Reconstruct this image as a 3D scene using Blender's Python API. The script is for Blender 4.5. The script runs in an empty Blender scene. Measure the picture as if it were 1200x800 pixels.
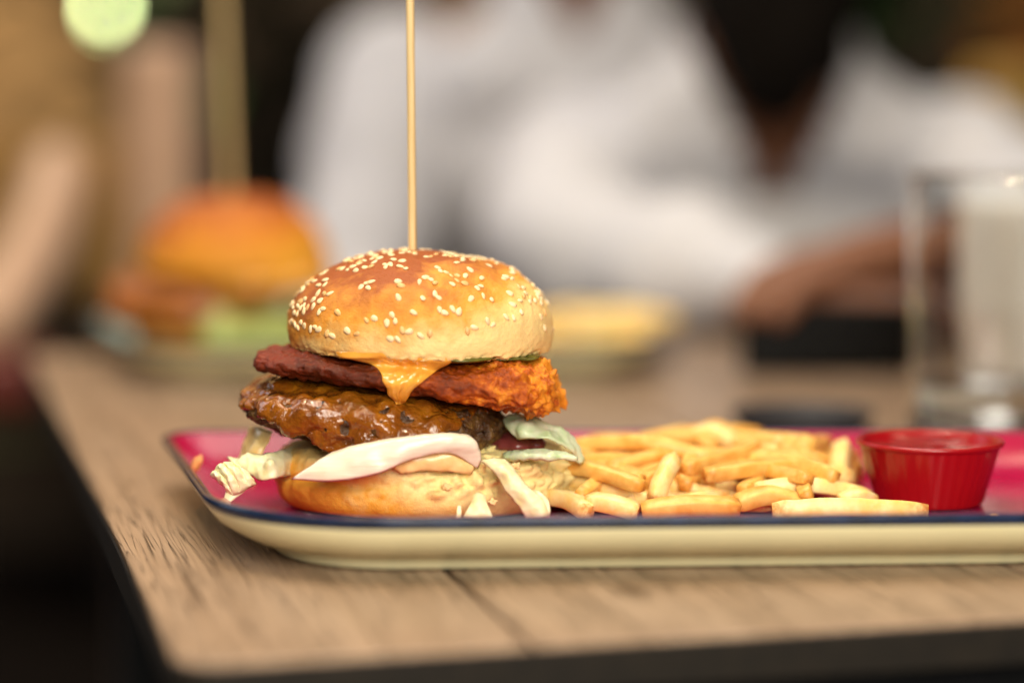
import bpy, bmesh, math, random
from mathutils import Vector, Matrix, noise
from mathutils.bvhtree import BVHTree

# ------------------------------------------------------------------ camera, world, lamps, exposure
scene = bpy.context.scene
COL = scene.collection
R = math.radians
FP, HC = 2833.33, 0.160                       # focal length in photo pixels, camera height above the table
PITCH = math.atan(286.0 / FP)

cam_d = bpy.data.cameras.new('camera')
cam_d.lens, cam_d.sensor_width = 85, 36
cam_d.clip_start, cam_d.clip_end = 0.02, 60
cam_d.dof.use_dof = True
cam_d.dof.focus_distance = 0.871
cam_d.dof.aperture_fstop = 2.2
cam = bpy.data.objects.new('camera', cam_d)
COL.objects.link(cam)
cam.location = (0, 0, HC)
cam.rotation_euler = (R(90) - PITCH, 0, 0)
scene.camera = cam

world = bpy.data.worlds.new('World')
scene.world = world
world.use_nodes = True
world.node_tree.nodes['Background'].inputs[0].default_value = (0.80, 0.78, 0.80, 1)
world.node_tree.nodes['Background'].inputs[1].default_value = 0.055

def area(name, loc, target, size, power, col, size_y=None):
    d = bpy.data.lights.new(name, 'AREA')
    d.energy, d.color, d.size = power, col, size
    if size_y:
        d.shape, d.size_y = 'RECTANGLE', size_y
    o = bpy.data.objects.new(name, d)
    COL.objects.link(o)
    if not size_y: d.shape = 'DISK'
    o.location = loc
    o.rotation_euler = (Vector(target) - Vector(loc)).to_track_quat('-Z', 'Y').to_euler()
    return o

area('window_light_front', (0.12, -0.02, 0.40), (-0.02, 0.90, 0.03), 0.55, 13, (1.0, 0.92, 0.79))
area('ceiling_light_above', (-0.15, 1.15, 1.70), (-0.02, 1.05, 0.0), 0.90, 13, (1.0, 0.93, 0.84))
area('window_light_side', (-1.7, 1.9, 1.15), (0.0, 1.15, 0.05), 0.9, 7, (0.80, 0.85, 1.0))
area('ceiling_light_guests', (0.2, 2.15, 2.0), (0.12, 2.1, 0.05), 0.9, 6.0, (0.95, 0.94, 1.0))
area('wall_light', (-0.9, 3.6, 2.1), (-0.9, 4.9, 0.3), 0.8, 95, (1.0, 0.80, 0.55))
for i, (lx, ly, lz) in enumerate(((-0.45, 0.45, 1.3), (0.10, 0.55, 1.4), (0.55, 1.5, 1.2), (-0.55, 1.10, 1.1), (-0.10, 0.85, 1.2), (-0.28, 0.70, 1.1))):
    area('downlight_bulb', (lx, ly, lz), (-0.05, 0.88, 0.05), 0.022, 2.4, (1.0, 0.80, 0.52))

vs = scene.view_settings
vs.view_transform, vs.look, vs.exposure, vs.gamma = 'Standard', 'None', 0.0, 1.0
vs.use_curve_mapping = False
scene.render.engine = 'CYCLES'
cy = scene.cycles
cy.use_denoising = True
cy.max_bounces, cy.transmission_bounces, cy.glossy_bounces = 10, 8, 4
cy.sample_clamp_indirect = 6.0
cy.caustics_reflective = False

# ------------------------------------------------------------------ helpers
def at(px, py, Y):
    """point of the place that the photograph shows at pixel (px, py), on the upright plane at depth Y (metres)"""
    a, b = (px - 600) / FP, (400 - py) / FP
    d = Vector((a, math.cos(PITCH) + b * math.sin(PITCH), -math.sin(PITCH) + b * math.cos(PITCH)))
    return Vector((0, 0, HC)) + d * (Y / d.y)

def sstep(a, b, x):
    t = min(1, max(0, (x - a) / (b - a)))
    return t * t * (3 - 2 * t)

def pw(x, pts):
    if x <= pts[0][0]: return pts[0][1]
    for (x0, y0), (x1, y1) in zip(pts, pts[1:]):
        if x <= x1: return y0 + (y1 - y0) * (x - x0) / (x1 - x0)
    return pts[-1][1]

def cat(pts, t):
    """Catmull-Rom through a list of Vectors / tuples, t in 0..1"""
    n = len(pts) - 1
    s = min(max(t, 0), 1) * n
    i = min(int(s), n - 1)
    f = s - i
    p1, p2 = Vector(pts[i]), Vector(pts[i + 1])
    p0 = Vector(pts[i - 1]) if i > 0 else p1 * 2 - p2
    p3 = Vector(pts[i + 2]) if i + 2 <= n else p2 * 2 - p1
    return 0.5 * (2 * p1 + (p2 - p0) * f + (2 * p0 - 5 * p1 + 4 * p2 - p3) * f * f + (3 * p1 - p0 - 3 * p2 + p3) * f ** 3)

def fr(v, s, o=4, seed=0.0):
    return noise.fractal(Vector(v) * s + Vector((seed, seed * 1.7, -seed)), 1.0, 2.0, o)

def empty(name, loc, rotz=0.0):
    o = bpy.data.objects.new(name, None)
    o.empty_display_size = 0.02
    COL.objects.link(o)
    o.location = loc
    o.rotation_euler = (0, 0, rotz)
    return o

def tag(o, label=None, cat_=None, group=None, kind=None):
    if label: o['label'] = label
    if cat_: o['category'] = cat_
    if group: o['group'] = group
    if kind: o['kind'] = kind
    return o

def obj(name, verts, faces, mats, parent=None, smooth=True, world_space=True, recalc=True, doubles=True):
    me = bpy.data.meshes.new(name)
    me.from_pydata([tuple(v) for v in verts], [], faces)
    bm = bmesh.new(); bm.from_mesh(me)
    if doubles: bmesh.ops.remove_doubles(bm, verts=bm.verts, dist=2e-6)
    if recalc: bmesh.ops.recalc_face_normals(bm, faces=bm.faces)
    bm.to_mesh(me); bm.free()
    if not isinstance(mats, (list, tuple)): mats = [mats]
    for m in mats: me.materials.append(m)
    if smooth: me.shade_smooth()
    return link(name, me, parent, world_space)

def link(name, me, parent=None, world_space=True):
    o = bpy.data.objects.new(name, me)
    COL.objects.link(o)
    if parent is not None:
        o.parent = parent
        if world_space and parent.type == 'EMPTY':
            o.matrix_parent_inverse = (Matrix.Translation(parent.location) @ parent.rotation_euler.to_matrix().to_4x4()).inverted()
    return o

def grid(f, nu, nv, wrap=True):
    vs_, fs = [], []
    nuu = nu if wrap else nu + 1
    for j in range(nv + 1):
        for i in range(nuu):
            vs_.append(f(i / nu, j / nv))
    for j in range(nv):
        for i in range(nu):
            a, b = i, (i + 1) % nuu if wrap else i + 1
            fs.append((j * nuu + a, j * nuu + b, (j + 1) * nuu + b, (j + 1) * nuu + a))
    return vs_, fs

def bvh_of(o):
    me = o.data
    return BVHTree.FromPolygons([v.co for v in me.vertices], [tuple(p.vertices) for p in me.polygons])

def tube(pts, rad, seg=16, n=24, cap=True):
    """round tube along a Catmull-Rom path; rad a number or function of t"""
    vs_, fs = [], []
    for j in range(n + 1):
        t = j / n
        p = cat(pts, t)
        d = (cat(pts, min(1, t + 0.01)) - cat(pts, max(0, t - 0.01))).normalized()
        up = Vector((0, 0, 1)) if abs(d.z) < 0.9 else Vector((0, 1, 0))
        a = d.cross(up).normalized(); b = a.cross(d)
        r = rad(t) if callable(rad) else rad
        for i in range(seg):
            w = 2 * math.pi * i / seg
            vs_.append(p + (a * math.cos(w) + b * math.sin(w)) * r)
    for j in range(n):
        for i in range(seg):
            k = (i + 1) % seg
            fs.append((j * seg + i, j * seg + k, (j + 1) * seg + k, (j + 1) * seg + i))
    if cap:
        fs.append(tuple(range(seg))); fs.append(tuple(range(n * seg, (n + 1) * seg)))
    return vs_, fs

def box(x0, x1, y0, y1, z0, z1):
    v = [(x, y, z) for z in (z0, z1) for y in (y0, y1) for x in (x0, x1)]
    return v, [(0, 1, 3, 2), (4, 6, 7, 5), (0, 4, 5, 1), (2, 3, 7, 6), (0, 2, 6, 4), (1, 5, 7, 3)]

def bevel_obj(o, w, seg=2):
    bm = bmesh.new(); bm.from_mesh(o.data)
    bmesh.ops.bevel(bm, geom=list(bm.edges), offset=w, segments=seg, profile=0.7, affect='EDGES')
    bm.to_mesh(o.data); bm.free()
    o.data.shade_smooth()
    return o

def patch(name, mat, parent, rows, thick, nu=40, nv=14, amp=0.0, fs_=300, seed=0.0):
    """leaf / slice: a smooth thick sheet through rows of points (rows across, points along)"""
    P = [[None] * (nu + 1) for _ in range(nv + 1)]
    for j in range(nv + 1):
        for i in range(nu + 1):
            cr = [cat(r, i / nu) for r in rows]
            p = cat(cr, j / nv)
            P[j][i] = p
    V = []
    for side in (1, -1):
        for j in range(nv + 1):
            for i in range(nu + 1):
                du = P[j][min(nu, i + 1)] - P[j][max(0, i - 1)]
                dv = P[min(nv, j + 1)][i] - P[max(0, j - 1)][i]
                n = du.cross(dv)
                n = n.normalized() if n.length > 1e-12 else Vector((0, -1, 0))
                ev = math.sqrt(max(0, 1 - abs(2 * j / nv - 1) ** 6)); eu = math.sqrt(max(0, 1 - abs(2 * i / nu - 1) ** 10))
                th = thick * 0.5 * ev * eu
                p = P[j][i]
                w = n * (amp * fr(p, fs_, 3, seed)) if amp else Vector()
                V.append(p + n * side * th + w)
    F = []
    m = (nu + 1) * (nv + 1)
    for j in range(nv):
        for i in range(nu):
            a = j * (nu + 1) + i
            q = (a, a + 1, a + nu + 2, a + nu + 1)
            F.append(q); F.append(tuple(m + k for k in reversed(q)))
    return obj(name, V, F, mat, parent)

# ------------------------------------------------------------------ materials
def material(name):
    m = bpy.data.materials.new(name)
    m.use_nodes = True
    nt = m.node_tree
    return m, nt, nt.nodes['Principled BSDF']

def N(nt, kind, **kw):
    n = nt.nodes.new(kind)
    for k, v in kw.items():
        if k in n.inputs: n.inputs[k].default_value = v
        else: setattr(n, k, v)
    return n

def coords(nt, scale=(1, 1, 1), loc=(0, 0, 0)):
    tc = N(nt, 'ShaderNodeTexCoord')
    mp = N(nt, 'ShaderNodeMapping')
    mp.inputs['Scale'].default_value = scale
    mp.inputs['Location'].default_value = loc
    nt.links.new(tc.outputs['Object'], mp.inputs['Vector'])
    return mp.outputs['Vector']

def noise_t(nt, vec, scale, detail=4, rough=0.55, dist=0.0):
    n = N(nt, 'ShaderNodeTexNoise', Scale=scale, Detail=detail, Roughness=rough, Distortion=dist)
    nt.links.new(vec, n.inputs['Vector'])
    return n.outputs['Fac']

def ramp(nt, fac, stops):
    r = N(nt, 'ShaderNodeValToRGB')
    e = r.color_ramp.elements
    while len(e) < len(stops): e.new(0.5)
    for el, (p, c) in zip(e, stops):
        el.position = p
        el.color = (*c, 1) if len(c) == 3 else c
    nt.links.new(fac, r.inputs['Fac'])
    return r.outputs['Color']

def mth(nt, op, a, b=None, c=None):
    n = N(nt, 'ShaderNodeMath', operation=op)
    for i, x in enumerate((a, b, c)):
        if x is None: continue
        if isinstance(x, (int, float)): n.inputs[i].default_value = x
        else: nt.links.new(x, n.inputs[i])
    return n.outputs[0]

def mixc(nt, fac, a, b, mode='MIX'):
    n = N(nt, 'ShaderNodeMix', data_type='RGBA', blend_type=mode)
    for i, x in ((0, fac), (6, a), (7, b)):
        if isinstance(x, (int, float)): n.inputs[i].default_value = x
        elif isinstance(x, tuple): n.inputs[i].default_value = (*x, 1)
        else: nt.links.new(x, n.inputs[i])
    return n.outputs[2]

def bump(nt, bsdf, h, strength, dist):
    b = N(nt, 'ShaderNodeBump', Strength=strength, Distance=dist)
    nt.links.new(h, b.inputs['Height'])
    nt.links.new(b.outputs['Normal'], bsdf.inputs['Normal'])

def sss(b, w, rad, scale):
    b.inputs['Subsurface Weight'].default_value = w
    b.inputs['Subsurface Radius'].default_value = rad
    b.inputs['Subsurface Scale'].default_value = scale

def simple(name, c1, c2=None, rough=0.5, scale=200, bs=0.0, bd=0.001, spec=0.5, coat=0.0, detail=4, w=0.0):
    m, nt, b = material(name)
    v = coords(nt)
    n = noise_t(nt, v, scale, detail)
    if c2 is None: c2 = tuple(x * 0.8 for x in c1)
    nt.links.new(ramp(nt, n, ((0.3, c2), (0.7, c1))), b.inputs['Base Color'])
    b.inputs['Roughness'].default_value = rough
    b.inputs['Specular IOR Level'].default_value = spec
    b.inputs['Coat Weight'].default_value = coat
    b.inputs['Coat Roughness'].default_value = 0.08
    if bs: bump(nt, b, n, bs, bd)
    if w: sss(b, w, (1.0, 0.85, 0.6), 0.0012)
    return m

def bun_material(name, zb, h, xc, xs, pale, gold, brown, bias=0.0, xk=0.0):
    """baked crust: pale at the waist, golden, then brown on the crown, in uneven patches"""
    m, nt, b = material(name)
    v = coords(nt)
    sep = N(nt, 'ShaderNodeSeparateXYZ'); nt.links.new(v, sep.inputs[0])
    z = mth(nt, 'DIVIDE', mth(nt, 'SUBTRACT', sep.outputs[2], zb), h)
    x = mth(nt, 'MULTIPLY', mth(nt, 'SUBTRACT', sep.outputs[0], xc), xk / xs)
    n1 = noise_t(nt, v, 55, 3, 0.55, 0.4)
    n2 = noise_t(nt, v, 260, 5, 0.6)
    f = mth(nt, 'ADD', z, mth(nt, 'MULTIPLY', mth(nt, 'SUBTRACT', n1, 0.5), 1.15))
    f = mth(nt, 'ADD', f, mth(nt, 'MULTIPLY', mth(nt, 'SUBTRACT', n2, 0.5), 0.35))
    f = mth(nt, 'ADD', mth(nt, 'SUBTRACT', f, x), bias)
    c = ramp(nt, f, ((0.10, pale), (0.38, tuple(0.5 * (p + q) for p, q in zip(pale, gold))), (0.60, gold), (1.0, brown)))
    nt.links.new(c, b.inputs['Base Color'])
    b.inputs['Roughness'].default_value = 0.52
    b.inputs['Specular IOR Level'].default_value = 0.30
    hgt = mth(nt, 'ADD', mth(nt, 'MULTIPLY', noise_t(nt, v, 420, 6, 0.65), 1.0), mth(nt, 'MULTIPLY', noise_t(nt, v, 1500, 3), 0.35))
    bump(nt, b, hgt, 0.55, 0.0010)
    sss(b, 0.12, (1.0, 0.5, 0.2), 0.002)
    return m

M = {}
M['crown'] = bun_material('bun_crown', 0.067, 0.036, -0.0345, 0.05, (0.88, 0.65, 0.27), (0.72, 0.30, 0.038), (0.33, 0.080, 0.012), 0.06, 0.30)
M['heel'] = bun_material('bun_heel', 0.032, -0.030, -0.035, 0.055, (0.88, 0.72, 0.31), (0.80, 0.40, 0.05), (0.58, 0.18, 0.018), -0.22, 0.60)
M['far_crown'] = bun_material('far_bun', 0.068, 0.04, -0.168, 0.05, (0.78, 0.36, 0.035), (0.64, 0.22, 0.014), (0.42, 0.10, 0.012), 0.34, 0.15)
M['far_heel'] = bun_material('far_bun_heel', 0.035, -0.03, -0.168, 0.05, (0.78, 0.50, 0.14), (0.66, 0.32, 0.04), (0.5, 0.18, 0.02), 0.1, 0.1)
M['crumb'] = simple('bun_crumb', (0.86, 0.70, 0.36), (0.80, 0.56, 0.22), 0.8, 350, 0.6, 0.0012, 0.2)
M['seed'] = simple('sesame', (0.88, 0.74, 0.48), (0.80, 0.58, 0.28), 0.42, 320, 0, 0, 0.5)
M['skewer'] = None
def wood_stick():
    m, nt, b = material('skewer_wood')
    v = coords(nt, (1, 1, 0.02))
    n = noise_t(nt, v, 2600, 3)
    nt.links.new(ramp(nt, n, ((0.3, (0.62, 0.42, 0.17)), (0.7, (0.80, 0.62, 0.32)))), b.inputs['Base Color'])
    b.inputs['Roughness'].default_value = 0.55
    bump(nt, b, n, 0.3, 0.0003)
    return m
M['skewer'] = wood_stick()

def chicken_mat():
    m, nt, b = material('fried_crust')
    v = coords(nt)
    sep = N(nt, 'ShaderNodeSeparateXYZ'); nt.links.new(v, sep.inputs[0])
    x = mth(nt, 'DIVIDE', mth(nt, 'ADD', sep.outputs[0], 0.095), 0.12)       # 0 left tip, 1 right tip
    n1 = noise_t(nt, v, 130, 4, 0.6, 0.3)
    n2 = noise_t(nt, v, 620, 4, 0.65)
    f = mth(nt, 'ADD', x, mth(nt, 'MULTIPLY', mth(nt, 'SUBTRACT', n1, 0.5), 1.0))
    f = mth(nt, 'ADD', f, mth(nt, 'MULTIPLY', mth(nt, 'SUBTRACT', n2, 0.5), 0.5))
    c = ramp(nt, f, ((0.0, (0.21, 0.030, 0.008)), (0.36, (0.085, 0.016, 0.004)), (0.60, (0.26, 0.042, 0.004)), (0.78, (0.48, 0.10, 0.006)), (0.94, (0.78, 0.28, 0.018))))  # dark second stop paints the shadow under the cheese into the crust
    nt.links.new(c, b.inputs['Base Color'])
    b.inputs['Roughness'].default_value = 0.36
    b.inputs['Specular IOR Level'].default_value = 0.35
    h = mth(nt, 'ADD', noise_t(nt, v, 700, 6, 0.7), mth(nt, 'MULTIPLY', noise_t(nt, v, 240, 3), 0.8))
    bump(nt, b, h, 0.75, 0.0011)
    sss(b, 0.10, (1, 0.3, 0.1), 0.002)
    return m
M['chicken'] = chicken_mat()

def patty_mat():
    m, nt, b = material('grilled_mince')
    v = coords(nt)
    n1 = noise_t(nt, v, 170, 5, 0.6, 0.5)
    n2 = noise_t(nt, v, 700, 4, 0.6)
    c = ramp(nt, n1, ((0.28, (0.022, 0.009, 0.005)), (0.5, (0.075, 0.032, 0.010)), (0.72, (0.19, 0.10, 0.020))))
    nt.links.new(c, b.inputs['Base Color'])
    b.inputs['Roughness'].default_value = 0.28
    h = mth(nt, 'ADD', n2, mth(nt, 'MULTIPLY', n1, 1.5))
    bump(nt, b, h, 0.8, 0.0014)
    return m
M['patty'] = patty_mat()

def sauce_mat():
    m, nt, b = material('brown_sauce')
    v = coords(nt)
    n1 = noise_t(nt, v, 95, 4, 0.55, 0.6)
    n2 = noise_t(nt, v, 330, 2, 0.5)
    c = ramp(nt, n1, ((0.26, (0.040, 0.013, 0.004)), (0.46, (0.20, 0.058, 0.004)), (0.75, (0.38, 0.135, 0.007))))
    nt.links.new(c, b.inputs['Base Color'])
    b.inputs['Roughness'].default_value = 0.22
    b.inputs['Specular IOR Level'].default_value = 0.4
    b.inputs['Coat Weight'].default_value = 0.55
    b.inputs['Coat Roughness'].default_value = 0.06
    n3 = noise_t(nt, v, 1300, 2, 0.5)
    bump(nt, b, mth(nt, 'ADD', mth(nt, 'ADD', n2, mth(nt, 'MULTIPLY', n1, 1.2)), mth(nt, 'MULTIPLY', n3, 0.10)), 0.6, 0.0020)
    sss(b, 0.2, (1, 0.4, 0.1), 0.003)
    return m
M['sauce'] = sauce_mat()
M['cheese'] = simple('cheese_sauce', (0.84, 0.44, 0.065), (0.70, 0.28, 0.025), 0.22, 110, 0.35, 0.0008, 0.5, 0.4, 4, 0.2)
M['pickle'] = simple('pickle_skin', (0.16, 0.15, 0.02), (0.05, 0.06, 0.01), 0.25, 300, 0.3, 0.0006)
def onion_mat():
    m, nt, b = material('onion_flesh')
    v = coords(nt, (60, 260, 900), (0, 0, 0))
    n = noise_t(nt, v, 1.0, 4, 0.6, 0.3)
    n2 = noise_t(nt, coords(nt), 60, 3)
    c = mixc(nt, n, (0.86, 0.80, 0.66), (0.72, 0.62, 0.40))
    c = mixc(nt, mth(nt, 'MULTIPLY', n2, 0.5), c, (0.88, 0.82, 0.74))
    nt.links.new(c, b.inputs['Base Color'])
    b.inputs['Roughness'].default_value = 0.28
    bump(nt, b, n, 0.35, 0.0005)
    sss(b, 0.4, (1, 0.95, 0.85), 0.0015)
    return m
M['onion'] = onion_mat()
M['onion_in'] = simple('onion_inner', (0.85, 0.66, 0.30), (0.78, 0.52, 0.18), 0.35, 150, 0.2, 0.0005, 0.5, 0.1, 3, 0.3)
M['cabbage'] = simple('cabbage_flesh', (0.88, 0.86, 0.60), (0.74, 0.68, 0.34), 0.42, 230, 0.3, 0.0006, 0.5, 0, 4, 0.3)
M['lettuce'] = simple('pale_lettuce', (0.76, 0.82, 0.62), (0.45, 0.60, 0.30), 0.35, 150, 0.35, 0.0008, 0.5, 0.1, 4, 0.3)
M['lettuce_edge'] = simple('green_lettuce', (0.33, 0.50, 0.20), (0.12, 0.26, 0.06), 0.35, 180, 0.35, 0.0008, 0.5, 0.1, 4, 0.2)
M['far_lettuce'] = simple('lettuce_bright', (0.46, 0.52, 0.17), (0.34, 0.38, 0.09), 0.4, 60)
M['fry'] = simple('fried_potato', (0.93, 0.78, 0.40), (0.86, 0.56, 0.14), 0.45, 140, 0.35, 0.0007, 0.4, 0, 5, 0.2)
M['fry_b'] = simple('fried_potato_dark', (0.84, 0.56, 0.17), (0.68, 0.30, 0.04), 0.42, 140, 0.35, 0.0007, 0.4, 0, 5, 0.2)

def browned(m):
    nt = m.node_tree; b = nt.nodes['Principled BSDF']
    src = b.inputs['Base Color'].links[0].from_socket
    a_ = N(nt, 'ShaderNodeAttribute', attribute_name='browned')
    n_ = noise_t(nt, coords(nt), 420, 4, 0.6)
    f_ = mth(nt, 'MULTIPLY', a_.outputs['Fac'], ramp(nt, n_, ((0.35, (0, 0, 0)), (0.65, (1, 1, 1)))))
    nt.links.new(mixc(nt, f_, src, (0.58, 0.24, 0.035)), b.inputs['Base Color'])
for k_ in ('fry', 'fry_b'): browned(M[k_])
for k_ in ('fry', 'fry_b'): sss(M[k_].node_tree.nodes['Principled BSDF'], 0.25, (1.0, 0.6, 0.2), 0.003)
M['tray_pink'] = simple('magenta_glaze', (0.38, 0.004, 0.050), (0.33, 0.003, 0.042), 0.20, 40, 0.03, 0.001, 0.35, 0.0)
M['tray_cream'] = simple('cream_enamel', (0.87, 0.84, 0.54), (0.84, 0.80, 0.50), 0.28, 25, 0, 0, 0.5, 0.2)
M['tray_rim'] = simple('navy_enamel', (0.007, 0.022, 0.070), (0.004, 0.010, 0.028), 0.18, 130, 0.06, 0.0006, 0.4, 0.0)
M['tray_teal'] = simple('teal_glaze', (0.36, 0.50, 0.46), (0.30, 0.45, 0.42), 0.18, 40)
M['red_plastic'] = None
def red_plastic():
    m, nt, b = material('red_plastic')
    b.inputs['Base Color'].default_value = (0.29, 0.003, 0.006, 1)
    b.inputs['Roughness'].default_value = 0.30
    sss(b, 0.25, (1, 0.1, 0.1), 0.002)
    return m
M['red_plastic'] = red_plastic()
M['ketchup'] = simple('ketchup', (0.36, 0.008, 0.012), (0.26, 0.005, 0.008), 0.10, 160, 0.4, 0.0015, 0.5, 0.4)

def wood_mat():
    m, nt, b = material('oak_laminate')
    tc = N(nt, 'ShaderNodeTexCoord')
    oi = N(nt, 'ShaderNodeObjectInfo')
    add = N(nt, 'ShaderNodeVectorMath', operation='ADD')
    sc = N(nt, 'ShaderNodeVectorMath', operation='SCALE'); sc.inputs['Scale'].default_value = 3.0
    cmb = N(nt, 'ShaderNodeCombineXYZ')
    nt.links.new(oi.outputs['Random'], cmb.inputs[1]); nt.links.new(cmb.outputs[0], sc.inputs[0])
    nt.links.new(tc.outputs['Object'], add.inputs[0]); nt.links.new(sc.outputs[0], add.inputs[1])
    def mp(s):
        q = N(nt, 'ShaderNodeMapping'); q.inputs['Scale'].default_value = s
        nt.links.new(add.outputs[0], q.inputs['Vector']); return q.outputs[0]
    broad = noise_t(nt, mp((1, 0.10, 1)), 42, 4, 0.55, 1.2)
    fine = noise_t(nt, mp((1, 0.05, 1)), 420, 4, 0.6, 0.4)
    pore = noise_t(nt, mp((1, 0.020, 1)), 860, 2, 0.45, 0.8)
    area_ = noise_t(nt, mp((1, 0.35, 1)), 26, 2, 0.5)
    c = ramp(nt, broad, ((0.25, (0.29, 0.198, 0.132)), (0.5, (0.39, 0.275, 0.190)), (0.75, (0.46, 0.335, 0.24))))
    c = mixc(nt, mth(nt, 'MULTIPLY', fine, 0.45), c, (0.24, 0.145, 0.085))
    # open pores: short dark embossed strokes, denser in some zones
    pf = mth(nt, 'ADD', pore, mth(nt, 'MULTIPLY', mth(nt, 'SUBTRACT', area_, 0.5), 0.35))
    ln_ = noise_t(nt, mp((1, 0.018, 1)), 430, 2, 0.5, 0.7)
    band_ = ramp(nt, ln_, ((0.470, (0, 0, 0)), (0.494, (1, 1, 1)), (0.506, (1, 1, 1)), (0.530, (0, 0, 0))))
    pm = mth(nt, 'MULTIPLY', band_, ramp(nt, pf, ((0.40, (0.30, 0.30, 0.30)), (0.56, (1, 1, 1)))))
    c = mixc(nt, mth(nt, 'MULTIPLY', pm, 0.90), c, (0.075, 0.040, 0.023))
    # a knot
    kv = N(nt, 'ShaderNodeMapping'); kv.inputs['Location'].default_value = (-0.155 * 60, -0.069 * 26, 0); kv.inputs['Scale'].default_value = (60, 26, 0.0)
    nt.links.new(tc.outputs['Object'], kv.inputs['Vector'])
    ln = N(nt, 'ShaderNodeVectorMath', operation='LENGTH'); nt.links.new(kv.outputs[0], ln.inputs[0])
    kd = mth(nt, 'ADD', ln.outputs['Value'], mth(nt, 'MULTIPLY', mth(nt, 'SUBTRACT', fine, 0.5), 0.8))
    kf = ramp(nt, kd, ((0.12, (1, 1, 1)), (0.50, (0, 0, 0))))
    c = mixc(nt, mth(nt, 'MULTIPLY', kf, 0.75), c, (0.085, 0.048, 0.028))
    nt.links.new(c, b.inputs['Base Color'])
    b.inputs['Roughness'].default_value = 0.30
    b.inputs['Specular IOR Level'].default_value = 0.5
    h = mth(nt, 'SUBTRACT', mth(nt, 'MULTIPLY', fine, 0.5), pm)
    bump(nt, b, h, 0.7, 0.0014)
    return m
M['wood'] = wood_mat()
M['edge'] = simple('dark_edging', (0.016, 0.012, 0.008), (0.010, 0.008, 0.006), 0.7, 120, 0, 0, 0.2)
M['black_metal'] = simple('black_steel', (0.02, 0.02, 0.022), (0.012, 0.012, 0.012), 0.4, 60)

# ------------------------------------------------------------------ the table
TA = R(14)
table = empty('dining_table', (-0.0945, 0.672, -0.75), TA)
table.location = (-0.0945, 0.672, 0.0)
tag(table, 'oak-look dining table with dark edging and a black frame under both trays', 'table')
TW, TD, TT = 1.56, 0.86, 0.014
joints = [0.0, 0.104, 0.292, 0.482, 0.672, 0.862, 1.052, 1.242, TW]
def plank(x0, x1, cf, cb):
    """board from x0 to x1; cf/cb: which side carries rounded table corners (-1 left, 1 right, 0 none)"""
    g, r = 0.0011, 0.013
    pts = []
    def arc(cx, cy, a0):
        for k in range(9):
            a = a0 + k * math.pi / 16
            pts.append((cx + r * math.cos(a), cy + r * math.sin(a)))
    xa = x0 + (g if cf != -1 else 0); xb = x1 - (g if cf != 1 else 0)
    if cf == -1: arc(xa + r, r, math.pi)
    else: pts.append((xa, 0))
    if cf == 1: arc(xb - r, r, 1.5 * math.pi)
    else: pts.append((xb, 0))
    if cf == 1: arc(xb - r, TD - r, 0)
    else: pts.append((xb, TD))
    if cf == -1: arc(xa + r, TD - r, 0.5 * math.pi)
    else: pts.append((xa, TD))
    n = len(pts)
    cx, cyy = sum(p[0] for p in pts) / n, sum(p[1] for p in pts) / n
    def ins(d): return [(x + (d if x < cx else -d), y + (d if y < cyy else -d)) for x, y in pts]
    V = [(x, y, -TT + 0.0035) for x, y in pts] + [(x, y, -0.0007) for x, y in pts] + [(x, y, 0) for x, y in ins(0.0008)]
    F = [tuple(range(2 * n, 3 * n))]
    for l in (0, 1):
        for i in range(n):
            k = (i + 1) % n
            F.append((l * n + i, l * n + k, (l + 1) * n + k, (l + 1) * n + i))
    F.append(tuple(reversed(range(n))))
    return V, F
for i, (a, b_) in enumerate(zip(joints, joints[1:])):
    V, F = plank(a, b_, -1 if i == 0 else (1 if i == len(joints) - 2 else 0), 0)
    o = obj('plank', V, F, M['wood'], table, smooth=False, world_space=False)
def edge_ring():
    r, n = 0.0138, 12
    pts = []
    for cx, cyy, a0 in ((0.013, 0.013, math.pi), (TW - 0.013, 0.013, 1.5 * math.pi), (TW - 0.013, TD - 0.013, 0), (0.013, TD - 0.013, 0.5 * math.pi)):
        for k in range(n + 1):
            a = a0 + k * math.pi / 2 / n
            pts.append((cx + r * math.cos(a), cyy + r * math.sin(a)))
    m = len(pts)
    prof = ((0, -0.0010), (0.0006, -0.0018), (0.0006, -TT), (-0.03, -TT - 0.0005))
    V, F = [], []
    c = (TW / 2, TD / 2)
    for off, z in prof:
        for x, y in pts:
            V.append((x + (off if x > c[0] else -off), y + (off if y > c[1] else -off), z))
    for l in range(len(prof) - 1):
        for i in range(m):
            k = (i + 1) % m
            F.append((l * m + i, l * m + k, (l + 1) * m + k, (l + 1) * m + i))
    F.append(tuple((len(prof) - 1) * m + i for i in range(m)))
    return V, F
V, F = edge_ring()
obj('edging', V, F, M['edge'], table, smooth=False, world_space=False)
for lx in (0.07, TW - 0.07):
    for ly in (0.07, TD - 0.07):
        V, F = box(lx - 0.025, lx + 0.025, ly - 0.025, ly + 0.025, -0.75, -TT - 0.001)
        bevel_obj(obj('leg', V, F, M['black_metal'], table, world_space=False), 0.003)
V, F = box(0.10, TW - 0.10, 0.055, 0.085, -0.065, -TT - 0.0012)
obj('frame_rail', V, F, M['black_metal'], table, smooth=False, world_space=False)
V, F = box(0.10, TW - 0.10, TD - 0.085, TD - 0.055, -0.065, -TT - 0.0012)
obj('frame_rail', V, F, M['black_metal'], table, smooth=False, world_space=False)

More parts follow.
